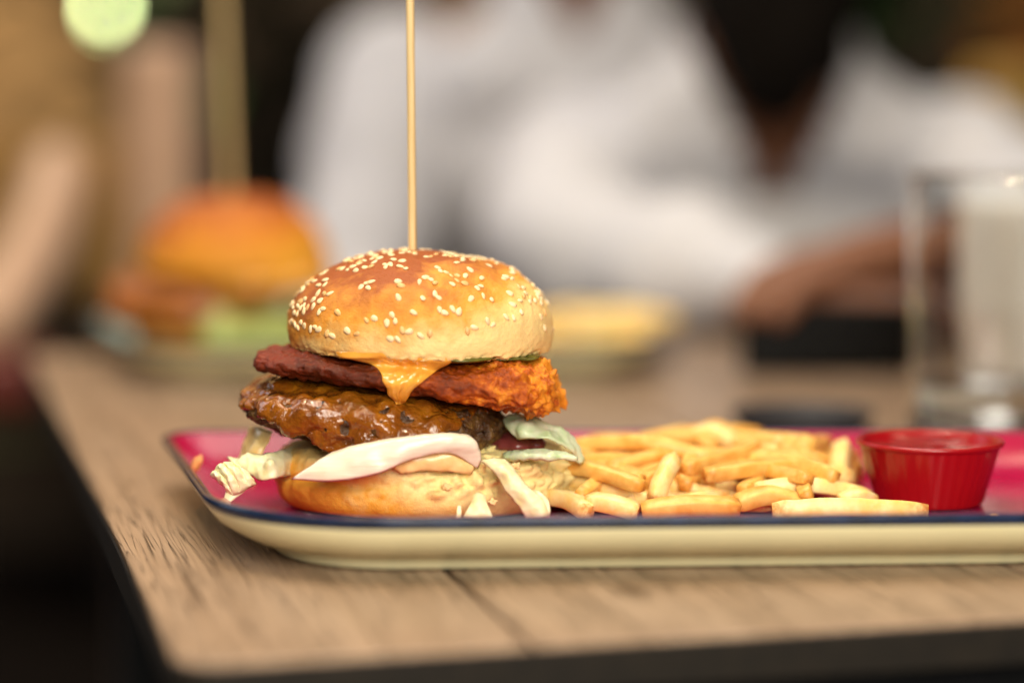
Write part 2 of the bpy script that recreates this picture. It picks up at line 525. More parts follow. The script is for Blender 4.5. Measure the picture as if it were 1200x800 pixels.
# ------------------------------------------------------------------ trays
def ring_of(corners, o, n=18):
    """rounded polygon inset by o: corners (x, y, r) counter-clockwise"""
    m = len(corners)
    out = []
    P = [Vector((c[0], c[1])) for c in corners]
    lines = []
    for i in range(m):
        d = (P[(i + 1) % m] - P[i]).normalized()
        nrm = Vector((-d.y, d.x))
        lines.append((P[i] + nrm * o, d))
    for i in range(m):
        (p0, d0), (p1, d1) = lines[i - 1], lines[i]
        cr = d0.x * d1.y - d0.y * d1.x
        t = ((p1.x - p0.x) * d1.y - (p1.y - p0.y) * d1.x) / cr
        c = p0 + d0 * t
        r = max(corners[i][2] - o, 0.004)
        ang = math.acos(max(-1, min(1, d0.dot(d1))))
        off = r * math.tan(ang / 2)
        n0 = Vector((-d0.y, d0.x))
        ctr = c - d0 * off + n0 * r
        a0 = math.atan2(-n0.y, -n0.x)
        for k in range(n + 1):
            a = a0 + ang * k / n
            out.append(ctr + Vector((math.cos(a), math.sin(a))) * r)
        # a few points on the straight, so that the side can be slightly bowed
    return out

def make_tray(name, corners, label, inner_mat, base, rotz=0.0, floor_z=0.0068, rim_z=0.0225):
    root = empty(name, base, rotz)
    tag(root, label, 'tray', 'serving trays on the table')
    def band(nm, prof, mat, close=None):
        rings = [ring_of(corners, o) for o, z in prof]
        m = len(rings[0])
        V = [(p.x, p.y, z) for r_, (o, z) in zip(rings, prof) for p in r_]
        F = []
        for l in range(len(prof) - 1):
            for i in range(m):
                k = (i + 1) % m
                F.append((l * m + i, l * m + k, (l + 1) * m + k, (l + 1) * m + i))
        if close:
            c = len(V)
            l = len(prof) - 1
            cx = sum(V[l * m + i][0] for i in range(m)) / m; cyy = sum(V[l * m + i][1] for i in range(m)) / m
            V.append((cx, cyy, prof[-1][1]))
            for i in range(m): F.append((l * m + i, l * m + (i + 1) % m, c))
        return obj(nm, V, F, mat, root, world_space=False)
    rz = rim_z
    band('outer_shell', ((0.0013, rz - 0.0042), (0.0017, rz - 0.0050), (0.0055, 0.0128), (0.0110, 0.0092), (0.0170, 0.0060), (0.0215, 0.0052), (0.0236, 0.0047), (0.0246, 0.0045),
                         (0.0250, 0.0037), (0.0258, 0.0010), (0.0268, 0.0004), (0.034, 0.0014)), M['tray_cream'], True)
    band('rim', ((0.0013, rz - 0.0042), (0.0006, rz - 0.0036), (0.0001, rz - 0.0022), (-0.0002, rz - 0.0012), (0.0002, rz - 0.0004), (0.0012, rz), (0.0024, rz - 0.0001), (0.0034, rz - 0.0007)), M['tray_rim'])
    band('inner_glaze', ((0.0034, rz - 0.0007), (0.0055, rz - 0.0021), (0.0100, 0.0170), (0.0180, 0.0116), (0.0250, 0.0084), (0.0310, floor_z + 0.0005), (0.037, floor_z), (0.050, floor_z)), inner_mat, True)
    return root

tray_corners = [(-0.0950, 0.7810, 0.070), (0.2150, 0.7965, 0.055), (0.2480, 1.0000, 0.022), (-0.1480, 0.9975, 0.018)]
tray_corners = [(x, y - 0.88, r) for x, y, r in tray_corners]
make_tray('serving_tray', tray_corners, 'magenta enamel tray with navy rim and cream outside, holding the burger in focus', M['tray_pink'], (0, 0.88, 0.0))
far_corners = [(-0.145, -0.095, 0.06), (0.150, -0.085, 0.05), (0.185, 0.105, 0.02), (-0.190, 0.100, 0.02)]
make_tray('serving_tray', far_corners, 'blurred pale teal tray with cream outside, behind the magenta tray', M['tray_teal'], (-0.075, 1.435, 0.0), R(3))

# ------------------------------------------------------------------ the burger in focus
FLOOR = 0.0069
burger = empty('burger', (-0.035, 0.90, FLOOR))
tag(burger, 'sesame bun burger with fried chicken, sauced patty and skewer, sharp in the foreground', 'burger', 'skewered burgers')

# bottom bun ------------------------------------------------------
HX, HY, HA, HB = -0.0325, 0.908, 0.0575, 0.0505
heel_prof = [(0.0, 0.0002), (0.55, 0.0002), (0.86, 0.0008), (0.965, 0.0040), (1.0, 0.0095), (0.995, 0.0150), (0.975, 0.0195), (0.93, 0.0225), (0.80, 0.0240), (0.4, 0.0250), (0.0, 0.0250)]
def heel_f(u, v):
    th = 2 * math.pi * u
    p = cat([(a, b, 0) for a, b in heel_prof], v)
    x, y = math.cos(th), math.sin(th)
    q = Vector((x * 0.05, y * 0.05, p.y))
    s = 1 + 0.030 * fr(q, 28, 2, 3.1)
    X, Y, Z = HX + x * p.x * HA * s, HY + y * p.x * HB * s, FLOOR + p.y
    q = Vector((X, Y, Z))
    top = sstep(0.012, 0.021, p.y)
    n = Vector((x, y, 0.3))
    right = sstep(-0.055, -0.02, X)
    # the right half is torn: coarse crumb above, smooth crust below
    k = 0.0002 + (0.0030 * right + 0.0006) * sstep(0.006, 0.012, p.y)
    d = k * (abs(fr(q, 150, 5, 1.3)) * 1.6 - 0.3) + 0.0010 * fr(q, 85, 3, 9.0) * sstep(0.002, 0.008, p.y)
    # a soft horizontal crease where the crust was squeezed, on the left
    d -= 0.0016 * (1 - right) * math.exp(-((p.y - 0.0145 - 0.002 * fr((x, y, 0), 3, 2)) / 0.0022) ** 2)
    Z += 0.0012 * fr(q, 60, 3, 7.0) * top
    return Vector((X, Y, Z)) + n * d
V, F = grid(heel_f, 300, 70)
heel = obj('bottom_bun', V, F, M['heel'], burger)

# patty -----------------------------------------------------------
PX, PY, PZ, PA, PB, PC = -0.0510, 0.8985, 0.0420, 0.0500, 0.0450, 0.0122
def spow(c, e): return math.copysign(abs(c) ** e, c)
def patty_f(u, v, rough=1.0):
    th, ph = 2 * math.pi * u, math.pi * (v - 0.5)
    e1, e2 = 0.62, 0.92
    cx = spow(math.cos(ph), e1)
    x, y, z = cx * spow(math.cos(th), e2), cx * spow(math.sin(th), e2), spow(math.sin(ph), 0.75)
    p = Vector((PX + x * PA, PY + y * PB, PZ + z * PC))
    p.z -= (p.x - PX) * 0.070
    p.z -= 0.0022 * sstep(-0.02, 0.002, p.x) * (1 if z > 0 else 0)
    n = Vector((x / PA, y / PB, z / PC)).normalized()
    d = 0.0030 * fr(p, 80, 2, 2.2) + rough * (0.0013 * fr(p, 260, 3, 5.1) + 0.0005 * fr(p, 700, 3, 0.7))
    # undercut on the lower left front, below the sauce
    if z < 0.2: d -= 0.0030 * sstep(-0.055, -0.078, p.x) * sstep(0.2, -0.4, z)
    return p + n * d
V, F = grid(patty_f, 260, 120)
patty = obj('patty', V, F, M['patty'], burger)

# sauce flowing over the patty: thickest front left, thins out to the right
V2, F2 = grid(lambda u, v: patty_f(u, v, 0.40), 260, 120)
base_o = obj('sauce_base', V2, F2, M['sauce'])
me = base_o.data
zb_pts = [(-0.105, 0.0480), (-0.0935, 0.0455), (-0.0845, 0.0430), (-0.0770, 0.0398), (-0.0690, 0.0360), (-0.0600, 0.0328), (-0.046, 0.0340), (-0.030, 0.0380), (-0.018, 0.0415), (-0.008, 0.0455), (0.02, 0.052)]
sv = []
smask = []
for vtx in me.vertices:
    p, n = vtx.co, vtx.normal
    back = sstep(0.89, 0.92, p.y)
    zb = pw(p.x, zb_pts) + 0.0028 * fr(p, 130, 3, 4.4) + back * 0.004
    k = sstep(-0.0008, 0.0022, p.z - zb)
    lob = 1.0 + 0.45 * fr(p, 110, 2, 8.8)
    lip = math.exp(-((p.z - zb - 0.0025) / 0.0022) ** 2)
    t = k * (0.0026 * lob + 0.0014 * lip) * (0.55 + 0.45 * sstep(-0.005, -0.045, p.x)) - 0.0016
    t += 0.00025 * k * fr(p, 300, 2, 1.9)
    t -= 0.0024 * max(0, fr(p, 210, 2, 14.2) - 0.42) * k * 4
    smask.append(t)
    sv.append(p + n * t - Vector((0, 0, 0.0006 * lip * k)))
sf = [tuple(p.vertices) for p in me.polygons if max(smask[i] for i in p.vertices) > -0.0014]
used = sorted({i for f in sf for i in f}); rem = {a: b for b, a in enumerate(used)}
sauce = obj('brown_sauce', [sv[i] for i in used], [tuple(rem[i] for i in f) for f in sf], M['sauce'], patty, recalc=False)
bpy.data.objects.remove(base_o)

# fried chicken ---------------------------------------------------
def chicken_f(u, v):
    th, s = 2 * math.pi * u, v
    cl = cat([(-0.0965, 0.889, 0.0632), (-0.074, 0.887, 0.0630), (-0.046, 0.888, 0.0600), (-0.016, 0.890, 0.0570), (0.004, 0.889, 0.0550), (0.0185, 0.886, 0.0515)], s)
    hw = pw(s, [(0, 0.0), (0.03, 0.010), (0.10, 0.019), (0.3, 0.031), (0.55, 0.036), (0.8, 0.034), (0.92, 0.024), (0.98, 0.012), (1, 0.0)])
    ht = pw(s, [(0, 0.0), (0.03, 0.0032), (0.12, 0.0043), (0.3, 0.0052), (0.55, 0.0078), (0.8, 0.0098), (0.92, 0.0086), (0.98, 0.0045), (1, 0.0)])
    c, sn = spow(math.cos(th), 0.8), spow(math.sin(th), 0.85)
    p = cl + Vector((0, c * hw, sn * ht))
    n = Vector((0.0, c * 0.8, sn)) + Vector((1, 0, 0)) * (sstep(0.85, 1, s) - sstep(0.12, 0, s))
    n.normalize()
    rg = sstep(-0.03, 0.012, p.x)
    d = 0.0018 * fr(p, 90, 3, 6.0) + (0.0011 + 0.0006 * rg) * fr(p, 330, 4, 2.0)
    w = max(0, fr(p, 240, 2, 11.0))
    d += 0.0022 * rg * w * w * 2
    return p + n * d
V, F = grid(chicken_f, 200, 170)
chicken = obj('fried_chicken', V, F, M['chicken'], burger)

# top bun ---------------------------------------------------------
CX, CY, CZ = -0.0340, 0.9010, 0.0668
crown_prof = [(0.0, 0.0008), (0.0250, 0.0006), (0.0400, 0.0001), (0.0462, 0.0), (0.0483, 0.0012), (0.0492, 0.0045), (0.0493, 0.0090), (0.0482, 0.0145), (0.0450, 0.0205), (0.0395, 0.0260), (0.0310, 0.0310), (0.0205, 0.0344), (0.0100, 0.0360), (0.0, 0.0364)]
def crown_f(u, v):
    th = 2 * math.pi * u
    p = cat([(a, b, 0) for a, b in crown_prof], v)
    x, y = math.cos(th), math.sin(th)
    q = Vector((x * p.x, y * p.x, p.y))
    n = Vector((q.x, q.y, (p.y - 0.006) * 1.2)).normalized()
    d = 0.0012 * fr(q, 26, 3, 2.7) + 0.0005 * fr(q, 90, 3, 4.0) + 0.00010 * fr(q, 500, 3, 4.0)
    # a dent running down right of the middle, between two swellings of the crust
    a = Vector((0.012, -0.028, 0.031)); b = Vector((0.029, -0.030, 0.0225))
    t = max(0, min(1, (q - a).dot(b - a) / (b - a).length_squared))
    d -= 0.0016 * math.exp(-((q - (a + (b - a) * t)).length / 0.0045) ** 2)
    d += 0.0010 * math.exp(-((q - Vector((0.016, -0.022, 0.034))).length / 0.008) ** 2)
    # ragged cut edge
    e = math.exp(-((p.y - 0.0005) / 0.0016) ** 2) * sstep(0.030, 0.045, p.x)
    d += e * (0.0011 * fr(q, 420, 4, 3.0))
    Z = e * 0.0011 * fr(q, 300, 4, 8.0) - q.x * 0.014
    # the side leans out a little to the right, tucks in at the lower left
    return Vector((CX, CY, CZ + Z)) + q + n * d
V, F = grid(crown_f, 340, 120)
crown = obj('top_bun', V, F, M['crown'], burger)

# sesame seeds
def seed_mesh(k):
    rnd = random.Random(k)
    V, F = [], []
    nr, ns = 5, 7
    L, W, T = 0.00170, 0.00110, 0.00058
    V.append((-L, 0, 0))
    for j in range(1, nr):
        t = j / nr
        x = -L + 2 * L * t
        w = W * math.sqrt(max(0, 1 - (2 * t - 1) ** 2)) * (0.72 + 0.45 * t)
        for i in range(ns):
            a = 2 * math.pi * i / ns
            V.append((x, math.cos(a) * w, math.sin(a) * w * T / W))
    V.append((L, 0, 0))
    for i in range(ns):
        F.append((0, 1 + (i + 1) % ns, 1 + i))
        F.append((len(V) - 1, 1 + (nr - 2) * ns + i, 1 + (nr - 2) * ns + (i + 1) % ns))
        for j in range(nr - 2):
            a = 1 + j * ns
            F.append((a + i, a + (i + 1) % ns, a + ns + (i + 1) % ns, a + ns + i))
    me = bpy.data.meshes.new('sesame_seed')
    me.from_pydata(V, [], F)
    me.materials.append(M['seed'] if k else M['seed_dark'])
    me.shade_smooth()
    return me
M['seed_dark'] = simple('sesame_toasted', (0.80, 0.52, 0.22), (0.66, 0.36, 0.12), 0.45, 320)
seed_meshes = [seed_mesh(k) for k in range(3)]
rnd = random.Random(11)
placed = []
def try_seed(u, v, gap=0.0021):
    p = crown_f(u % 1, v)
    if any((p - q).length < gap for q in placed): return False
    pu, pv = crown_f((u + 0.004) % 1, v), crown_f(u % 1, min(0.999, v + 0.004))
    n = (pu - p).cross(pv - p)
    if n.length < 1e-12: return False
    n.normalize()
    if n.dot(p - Vector((CX, CY, CZ + 0.01))) < 0: n = -n
    placed.append(p)
    o = link('sesame_seed', rnd.choice(seed_meshes + seed_meshes[1:]), crown)
    q = n.to_track_quat('Z', 'X').to_matrix() @ Matrix.Rotation(rnd.uniform(0, 6.28), 3, 'Z') @ Matrix.Rotation(rnd.uniform(-0.25, 0.25), 3, 'X') @ Matrix.Rotation(rnd.uniform(-0.2, 0.2), 3, 'Y')
    s = rnd.uniform(0.88, 1.12)
    o.matrix_world = Matrix.Translation(p + n * 0.00010) @ q.to_4x4() @ Matrix.Diagonal((s, s * rnd.uniform(0.85, 1.1), s, 1))
    return True
cnt = 0
while cnt < 285:
    u = rnd.random()
    v = rnd.uniform(0.44, 0.985)
    p = crown_f(u, v)
    h = (p.z - CZ) / 0.0364
    rr = math.hypot(p.x - CX, p.y - CY)
    left = sstep(0.01, -0.045, p.x - CX)
    dens = (0.10 + 0.55 * sstep(0.2, 0.55, h) + 0.35 * left) * (rr / 0.05 + 0.10)
    if h > 0.86: dens *= 1.4
    dens *= 1 - 0.72 * sstep(-0.012, 0.012, p.y - CY)
    clump = 0.55 + 0.9 * fr(p, 75, 2, 21.0)
    if rnd.random() < dens * clump:
        if try_seed(u, v):
            cnt += 1
            if rnd.random() < 0.4:                                   # seeds like to lie in twos and threes
                for _ in range(rnd.randint(1, 2)):
                    if cnt < 285 and try_seed(u + rnd.uniform(-0.010, 0.010), min(0.985, v + rnd.uniform(-0.02, 0.02)), 0.0017): cnt += 1

# cheese sauce hanging out between bun and chicken -----------------
trees = [bvh_of(chicken), bvh_of(patty), bvh_of(sauce)]
def front(x, z):
    y = None
    for t in trees:
        h = t.ray_cast(Vector((x, 0.7, z)), Vector((0, 1, 0)))
        if h[0] is not None and (y is None or h[0].y < y): y = h[0].y
    return y
rows = [(414, 392, 540), (420, 398, 534), (424, 412, 529), (430, 432, 522), (437, 443, 512), (445, 448, 500), (453, 450, 489), (461, 452, 482), (468, 456, 478), (474, 460, 474), (477.5, 464.5, 470)]
NU, NV = 46, 60
Y0 = 0.8515
gridp = []
last = [None] * (NU + 1)
for j in range(NV + 1):
    r_ = cat([tuple(r) for r in rows], j / NV)
    row = []
    for i in range(NU + 1):
        u = i / NU
        px = r_.y + (r_.z - r_.y) * u + 3.5 * fr((u * 2.5, j * 0.07, 0), 1, 2)
        p = at(px, r_.x, Y0)
        y = front(p.x, p.z)
        if y is None: y = last[i] if last[i] is not None else 0.856
        if last[i] is not None: y = min(y, last[i] + 0.00035)
        last[i] = y
        row.append([p.x, y, p.z])
    gridp.append(row)
for _ in range(6):
    g2 = [[q[1] for q in row] for row in gridp]
    for j in range(NV + 1):
        for i in range(NU + 1):
            nb = [g2[jj][ii] for jj, ii in ((j, i - 1), (j, i + 1), (j - 1, i), (j + 1, i)) if 0 <= jj <= NV and 0 <= ii <= NU]
            gridp[j][i][1] = 0.5 * g2[j][i] + 0.5 * sum(nb) / len(nb)
V, F = [], []
for sgn in (0, 1):
    for j in range(NV + 1):
        for i in range(NU + 1):
            x, y, z = gridp[j][i]
            e = math.sqrt(max(0, 1 - (2 * i / NU - 1) ** 2)) ** 0.8 * math.sqrt(max(0, 1 - (j / NV) ** 8))
            bulb = 0.0012 * math.exp(-((j / NV - 0.86) / 0.12) ** 2)
            th = (0.0016 + bulb + 0.0005 * fr((x, y, z), 170, 2, 3)) * e
            V.append((x, y - 0.0004 - th if sgn == 0 else y + 0.0012 * e, z))
m = (NU + 1) * (NV + 1)
for j in range(NV):
    for i in range(NU):
        a = j * (NU + 1) + i
        q = (a, a + 1, a + NU + 2, a + NU + 1)
        F.append(q); F.append(tuple(m + k for k in reversed(q)))
obj('cheese_sauce', V, F, M['cheese'], burger)
# the cheese also lies flat under the bun
def slab(name, cx, cyy, cz, ax, ay, h, mat, parent, seed, amp=0.12, tilt=0.0, n=80):
    def f(u, v):
        th, ph = 2 * math.pi * u, math.pi * (v - 0.5)
        c = abs(math.cos(ph)) ** 0.5
        x, y = c * math.cos(th), c * math.sin(th)
        k = 1 + amp * fr((math.cos(th), math.sin(th), 0), 2.2, 3, seed)
        p = Vector((cx + x * ax * k, cyy + y * ay * k, cz + math.sin(ph) * h))
        p.z += 0.0008 * fr(p, 90, 2, seed) - (p.x - cx) * tilt
        return p
    V, F = grid(f, n, 14)
    return obj(name, V, F, mat, parent)
slab('cheese_slice', -0.036, 0.897, 0.0662, 0.036, 0.040, 0.0012, M['cheese'], burger, 3.0, 0.06, 0.03)
p = at(537, 421, 0.868)
slab('pickle_slice', p.x, 0.8705, 0.0670, 0.0155, 0.0155, 0.0012, M['pickle'], burger, 5.0, 0.03, 0.0)
p = at(585, 424, 0.88)
slab('pickle_slice', p.x, 0.880, 0.0660, 0.0150, 0.0150, 0.0011, M['pickle'], burger, 9.0, 0.03, 0.02)
# onion / cabbage / lettuce ---------------------------------------
A = lambda *l: [at(*q) for q in l]
patch('onion_slice', M['onion'], burger, [
    A((388, 529, .8535), (432, 519, .8525), (480, 511, .8520), (520, 507, .8530), (546, 508, .8550), (558, 517, .858)),
    A((374, 538, .8505), (418, 526, .8495), (468, 516, .8490), (518, 511, .8500), (550, 515, .8525), (563, 530, .856)),
    A((354, 552, .8490), (404, 543, .8475), (452, 533, .8470), (500, 522, .8485), (545, 523, .8515), (564, 540, .856)),
    A((341, 561, .8500), (388, 564, .8470), (440, 556, .8465), (478, 540, .8485), (524, 531, .8520), (560, 549, .857)),
    ], 0.0010, 60, 18, 0.0006, 130)
patch('onion_slice', M['onion_in'], burger, [
    A((455, 541, .853), (485, 528, .854), (525, 526, .855), (556, 541, .857)),
    A((460, 548, .853), (490, 540, .853), (528, 540, .854), (556, 548, .856)),
    A((470, 555, .854), (495, 552, .854), (530, 553, .855), (552, 556, .857))], 0.0012, 30, 12, 0.0005, 250)
patch('cabbage_shred', M['cabbage'], burger, [
    A((563, 540, .853), (580, 555, .849), (592, 575, .846), (606, 592, .843), (616, 607, .842)),
    A((576, 536, .852), (594, 552, .847), (606, 570, .844), (624, 587, .841), (634, 606, .841)),
    A((592, 538, .854), (606, 554, .850), (618, 568, .847), (634, 582, .843), (644, 604, .843))], 0.0009, 40, 12, 0.0007, 300)
patch('cabbage_shred', M['cabbage'], burger, [
    A((618, 578, .850), (630, 574, .848), (643, 586, .847)),
    A((622, 592, .846), (634, 590, .845), (645, 597, .845)),
    A((626, 606, .845), (636, 607, .845), (644, 606, .845))], 0.0009, 20, 8, 0.0005, 300)
patch('cabbage_shred', M['cabbage'], burger, [
    A((556, 578, .852), (562, 576, .851), (568, 580, .852)),
    A((550, 592, .846), (561, 590, .845), (572, 592, .846)),
    A((542, 606, .844), (560, 607, .843), (579, 606, .844))], 0.0009, 20, 10, 0.0004, 300)
patch('cabbage_shred', M['cabbage'], burger, [
    A((536, 592, .848), (540, 591, .848)), A((535, 600, .846), (541, 600, .846)), A((534, 607, .846), (540, 607, .846))], 0.0014, 8, 8)
# loose crumb pieces torn out of the bun front
for k, (px, py, s) in enumerate(((524, 571, 0.6), (577, 588, 0.5), (604, 546, 0.6))):
    c = at(px, py, 0.8555 + (0.004 if px > 590 else 0) + (0.005 if px > 610 else 0))
    def cf(u, v, c=c, s=s, k=k):
        th, ph = 2 * math.pi * u, math.pi * (v - 0.5)
        d = Vector((math.cos(ph) * math.cos(th) * 1.5, math.cos(ph) * math.sin(th) * 0.55, math.sin(ph) * 0.9))
        return c + Vector((0, 0.0012, 0)) + d * 0.0021 * s * (1 + 0.6 * fr(d, 1.4, 3, k * 3.3))
    V, F = grid(cf, 26, 14)
    obj('crumb_flake', V, F, M['crumb'], burger)
# left: ribbed cabbage tuft
def tuft_f(u, v, side):
    c = [A((246, 557, .869), (258, 567, .8645), (270, 580, .863)), A((258, 544, .868), (271, 557, .8620), (280, 578, .862)), A((276, 540, .872), (290, 552, .8660), (301, 567, .866))]
    p = cat([cat(r_, v) for r_ in c], u)
    rid = abs(math.sin(u * math.pi * 3.6 + 0.5 * fr((u, v, 0), 2, 2))) ** 0.6
    edge = math.sqrt(max(0, 1 - (2 * v - 1) ** 8)) * math.sqrt(max(0, 1 - (2 * u - 1) ** 12))
    n = Vector((-0.25, -0.8, 0.55))
    q = p + n * (0.0026 * rid + 0.0010 * fr(p, 260, 3, 3)) * edge * (1 if side else -0.4)
    return q + Vector((1, 0, 1)) * 0.0006 * fr(p, 420, 2, 6)
V, F = grid(lambda u, v: tuft_f(u, v, 1), 60, 30, False)
V2, F2 = grid(lambda u, v: tuft_f(u, v, 0), 60, 30, False)
F += [tuple(i + len(V) for i in reversed(f)) for f in F2]
obj('cabbage_tuft', V + V2, F, M['cabbage'], burger)
patch('cabbage_shred', M['cabbage'], burger, [
    A((268, 562, .866), (284, 566, .865), (296, 570, .866)), A((264, 576, .864), (276, 577, .863), (288, 574, .865)), A((262, 586, .863), (268, 590, .862), (274, 584, .863))], 0.0009, 16, 10, 0.0006, 260)
patch('cabbage_shred', M['cabbage'], burger, [
    A((266, 537, .884), (290, 534, .878), (318, 530, .874), (352, 520, .900)), A((274, 544, .877), (298, 545, .870), (322, 541, .867), (352, 534, .900)),
    A((284, 553, .876), (304, 562, .869), (326, 560, .8665), (352, 555, .900))], 0.0009, 34, 14, 0.0020, 140)
patch('cabbage_shred', M['onion_in'], burger, [
    A((292, 500, .905), (284, 524, .900), (280, 548, .898)), A((304, 500, .892), (296, 524, .886), (291, 550, .884)), A((320, 506, .886), (310, 526, .882), (304, 552, .882))], 0.0012, 20, 14, 0.0012, 160)
# right: pale leaf folded out of the stack, green at its edge
patch('lettuce_leaf', M['lettuce'], burger, [
    A((588, 488, .893), (612, 486, .886), (640, 494, .882), (664, 506, .884), (680, 522, .890)),
    A((592, 500, .880), (614, 500, .874), (640, 508, .872), (664, 518, .876), (684, 538, .884)),
    A((606, 515, .876), (622, 514, .871), (644, 516, .869), (664, 524, .873), (680, 545, .882))], 0.0013, 40, 12, 0.0011, 180)
patch('lettuce_leaf', M['lettuce'], burger, [
    A((588, 530, .872), (610, 526, .868), (640, 527, .866), (674, 533, .868)),
    A((590, 537, .866), (612, 533, .862), (640, 534, .860), (677, 537, .864)),
    A((598, 541, .868), (616, 538, .864), (642, 539, .862), (675, 540, .866))], 0.0014, 30, 8, 0.0009, 260)
patch('lettuce_leaf', M['lettuce_edge'], burger, [
    A((652, 506, .884), (674, 518, .888), (688, 545, .893), (690, 575, .897), (672, 592, .894), (655, 598, .890)),
    A((656, 512, .880), (672, 524, .884), (682, 548, .889), (683, 572, .892), (668, 585, .889), (652, 591, .886))], 0.0012, 44, 6, 0.0009, 220)
def meat(name, c, s, mat, seed, sc=(1.5, 1, .7)):
    def f(u, v):
        th, ph = 2 * math.pi * u, math.pi * (v - 0.5)
        d = Vector((math.cos(ph) * math.cos(th) * sc[0], math.cos(ph) * math.sin(th) * sc[1], math.sin(ph) * sc[2]))
        return c + d * s * (1 + 0.3 * fr(d, 1.2, 3, seed))
    V, F = grid(f, 40, 20)
    return obj(name, V, F, mat, burger)
M['bacon'] = simple('red_onion_skin', (0.16, 0.030, 0.025), (0.09, 0.015, 0.015), 0.3, 200, 0.3, 0.0006)
meat('red_onion_piece', at(608, 521, .884), 0.0062, M['bacon'], 4.0)

# skewer ----------------------------------------------------------
b0, t0 = at(483.5, 300, .8985), at(480, -60, .8985)
sk_top = t0; sk_bot = Vector((b0.x + 0.0012, .8985, FLOOR + 0.006))
V, F = tube([sk_bot, sk_bot.lerp(b0, 0.5), b0, b0.lerp(t0, 0.5), sk_top], lambda t: 0.00155 * (1 if t > 0.1 else 0.25 + 7.5 * t), 14, 40)
obj('skewer', V, F, M['skewer'], burger)

# crumb standing on the left of the tray
def crumb_f(u, v):
    th, ph = 2 * math.pi * u, math.pi * (v - 0.5)
    d = Vector((math.cos(ph) * math.cos(th) * 0.0018, math.cos(ph) * math.sin(th) * 0.0018, math.sin(ph) * 0.0036))
    c = at(230, 544, 0.905)
    return c + d * (1 + 0.5 * fr(d, 500, 3, 2.0)) + Vector((d.z * 0.35, 0, 0))
V, F = grid(crumb_f, 24, 16)
tag(obj('fried_crumb', V, F, simple('orange_crumb', (0.85, 0.45, 0.16), (0.7, 0.25, 0.06), 0.4, 900, 0.5, 0.0006)), 'tiny orange fried crumb on the left side of the magenta tray', 'crumb')

M['crust_crumb'] = simple('bread_crumb', (0.80, 0.52, 0.20), (0.62, 0.30, 0.08), 0.7, 700, 0.5, 0.0005)
def bread_crumb(k, x, y, s_):
    c = Vector((x, y, FLOOR + s_ * 0.7))
    def f(u, v):
        th, ph = 2 * math.pi * u, math.pi * (v - 0.5)
        d = Vector((math.cos(ph) * math.cos(th) * 1.2, math.cos(ph) * math.sin(th), math.sin(ph) * 0.8))
        return c + d * s_ * (1 + 0.5 * fr(d, 1.6, 3, k * 2.7))
    V, F = grid(f, 12, 8)
    tag(obj('bread_crumb', V, F, M['crust_crumb']), 'small golden bread crumb lying on the magenta tray floor', 'crumb', 'bread crumbs on the tray')
for k, (x, y, s_) in enumerate(((-0.100, 0.893, .0012), (-0.108, 0.912, .0009), (-0.097, 0.876, .0010), (0.148, 0.868, .0009), (0.176, 0.872, .0012), (-0.112, 0.930, .0011), (-0.103, 0.946, .0008))):
    bread_crumb(k, x, y, s_)

# ------------------------------------------------------------------ fries
rnd = random.Random(5)
def fry(p0, p1, p2, w, h, mat, label, seed):
    pts = [Vector(p0), Vector(p1), Vector(p2)]
    n, seg = 12, 8
    V, F = [], []
    roll = rnd.uniform(-0.5, 0.5)
    for j in range(n + 1):
        t = j / n
        p = cat(pts, t)
        d = (cat(pts, min(1, t + .02)) - cat(pts, max(0, t - .02))).normalized()
        up = Vector((0, 0, 1)) if abs(d.z) < 0.9 else Vector((0, 1, 0))
        a = d.cross(up).normalized(); b_ = a.cross(d)
        a, b_ = a * math.cos(roll) + b_ * math.sin(roll), b_ * math.cos(roll) - a * math.sin(roll)
        e = 0.80 if j in (0, n) else 1.0
        for i in range(seg):
            cx, sx = [(1, .82), (.82, 1), (-.82, 1), (-1, .82), (-1, -.82), (-.82, -1), (.82, -1), (1, -.82)][i]
            q = p + a * cx * w * .5 * e + b_ * sx * h * .5 * e
            V.append(q + (a + b_) * 0.0004 * fr(q, 130, 2, seed))
    for j in range(n):
        for i in range(seg):
            k = (i + 1) % seg
            F.append((j * seg + i, j * seg + k, (j + 1) * seg + k, (j + 1) * seg + i))
    F.append(tuple(range(seg))); F.append(tuple(range(n * seg, (n + 1) * seg)))
    o = obj('french_fry', V, F, mat, doubles=False)
    at_ = o.data.attributes.new('browned', 'FLOAT', 'POINT')
    for j in range(n + 1):
        w_ = max(0, 1 - min(j, n - j) / 2.2) * (0.9 if (seed + (j > n / 2)) % 3 else 0.3)
        for i in range(seg): at_.data[j * seg + i].value = w_ + (0.18 if i % 2 else 0.0)
    o.data.shade_auto_smooth() if hasattr(o.data, 'shade_auto_smooth') else None
    c = Vector(p0)
    o.data.transform(Matrix.Translation(-c)); o.location = c
    return tag(o, label, 'fry', 'fries heaped on the magenta tray')
buried = 'golden fry buried among others in the heap beside the red sauce cup'
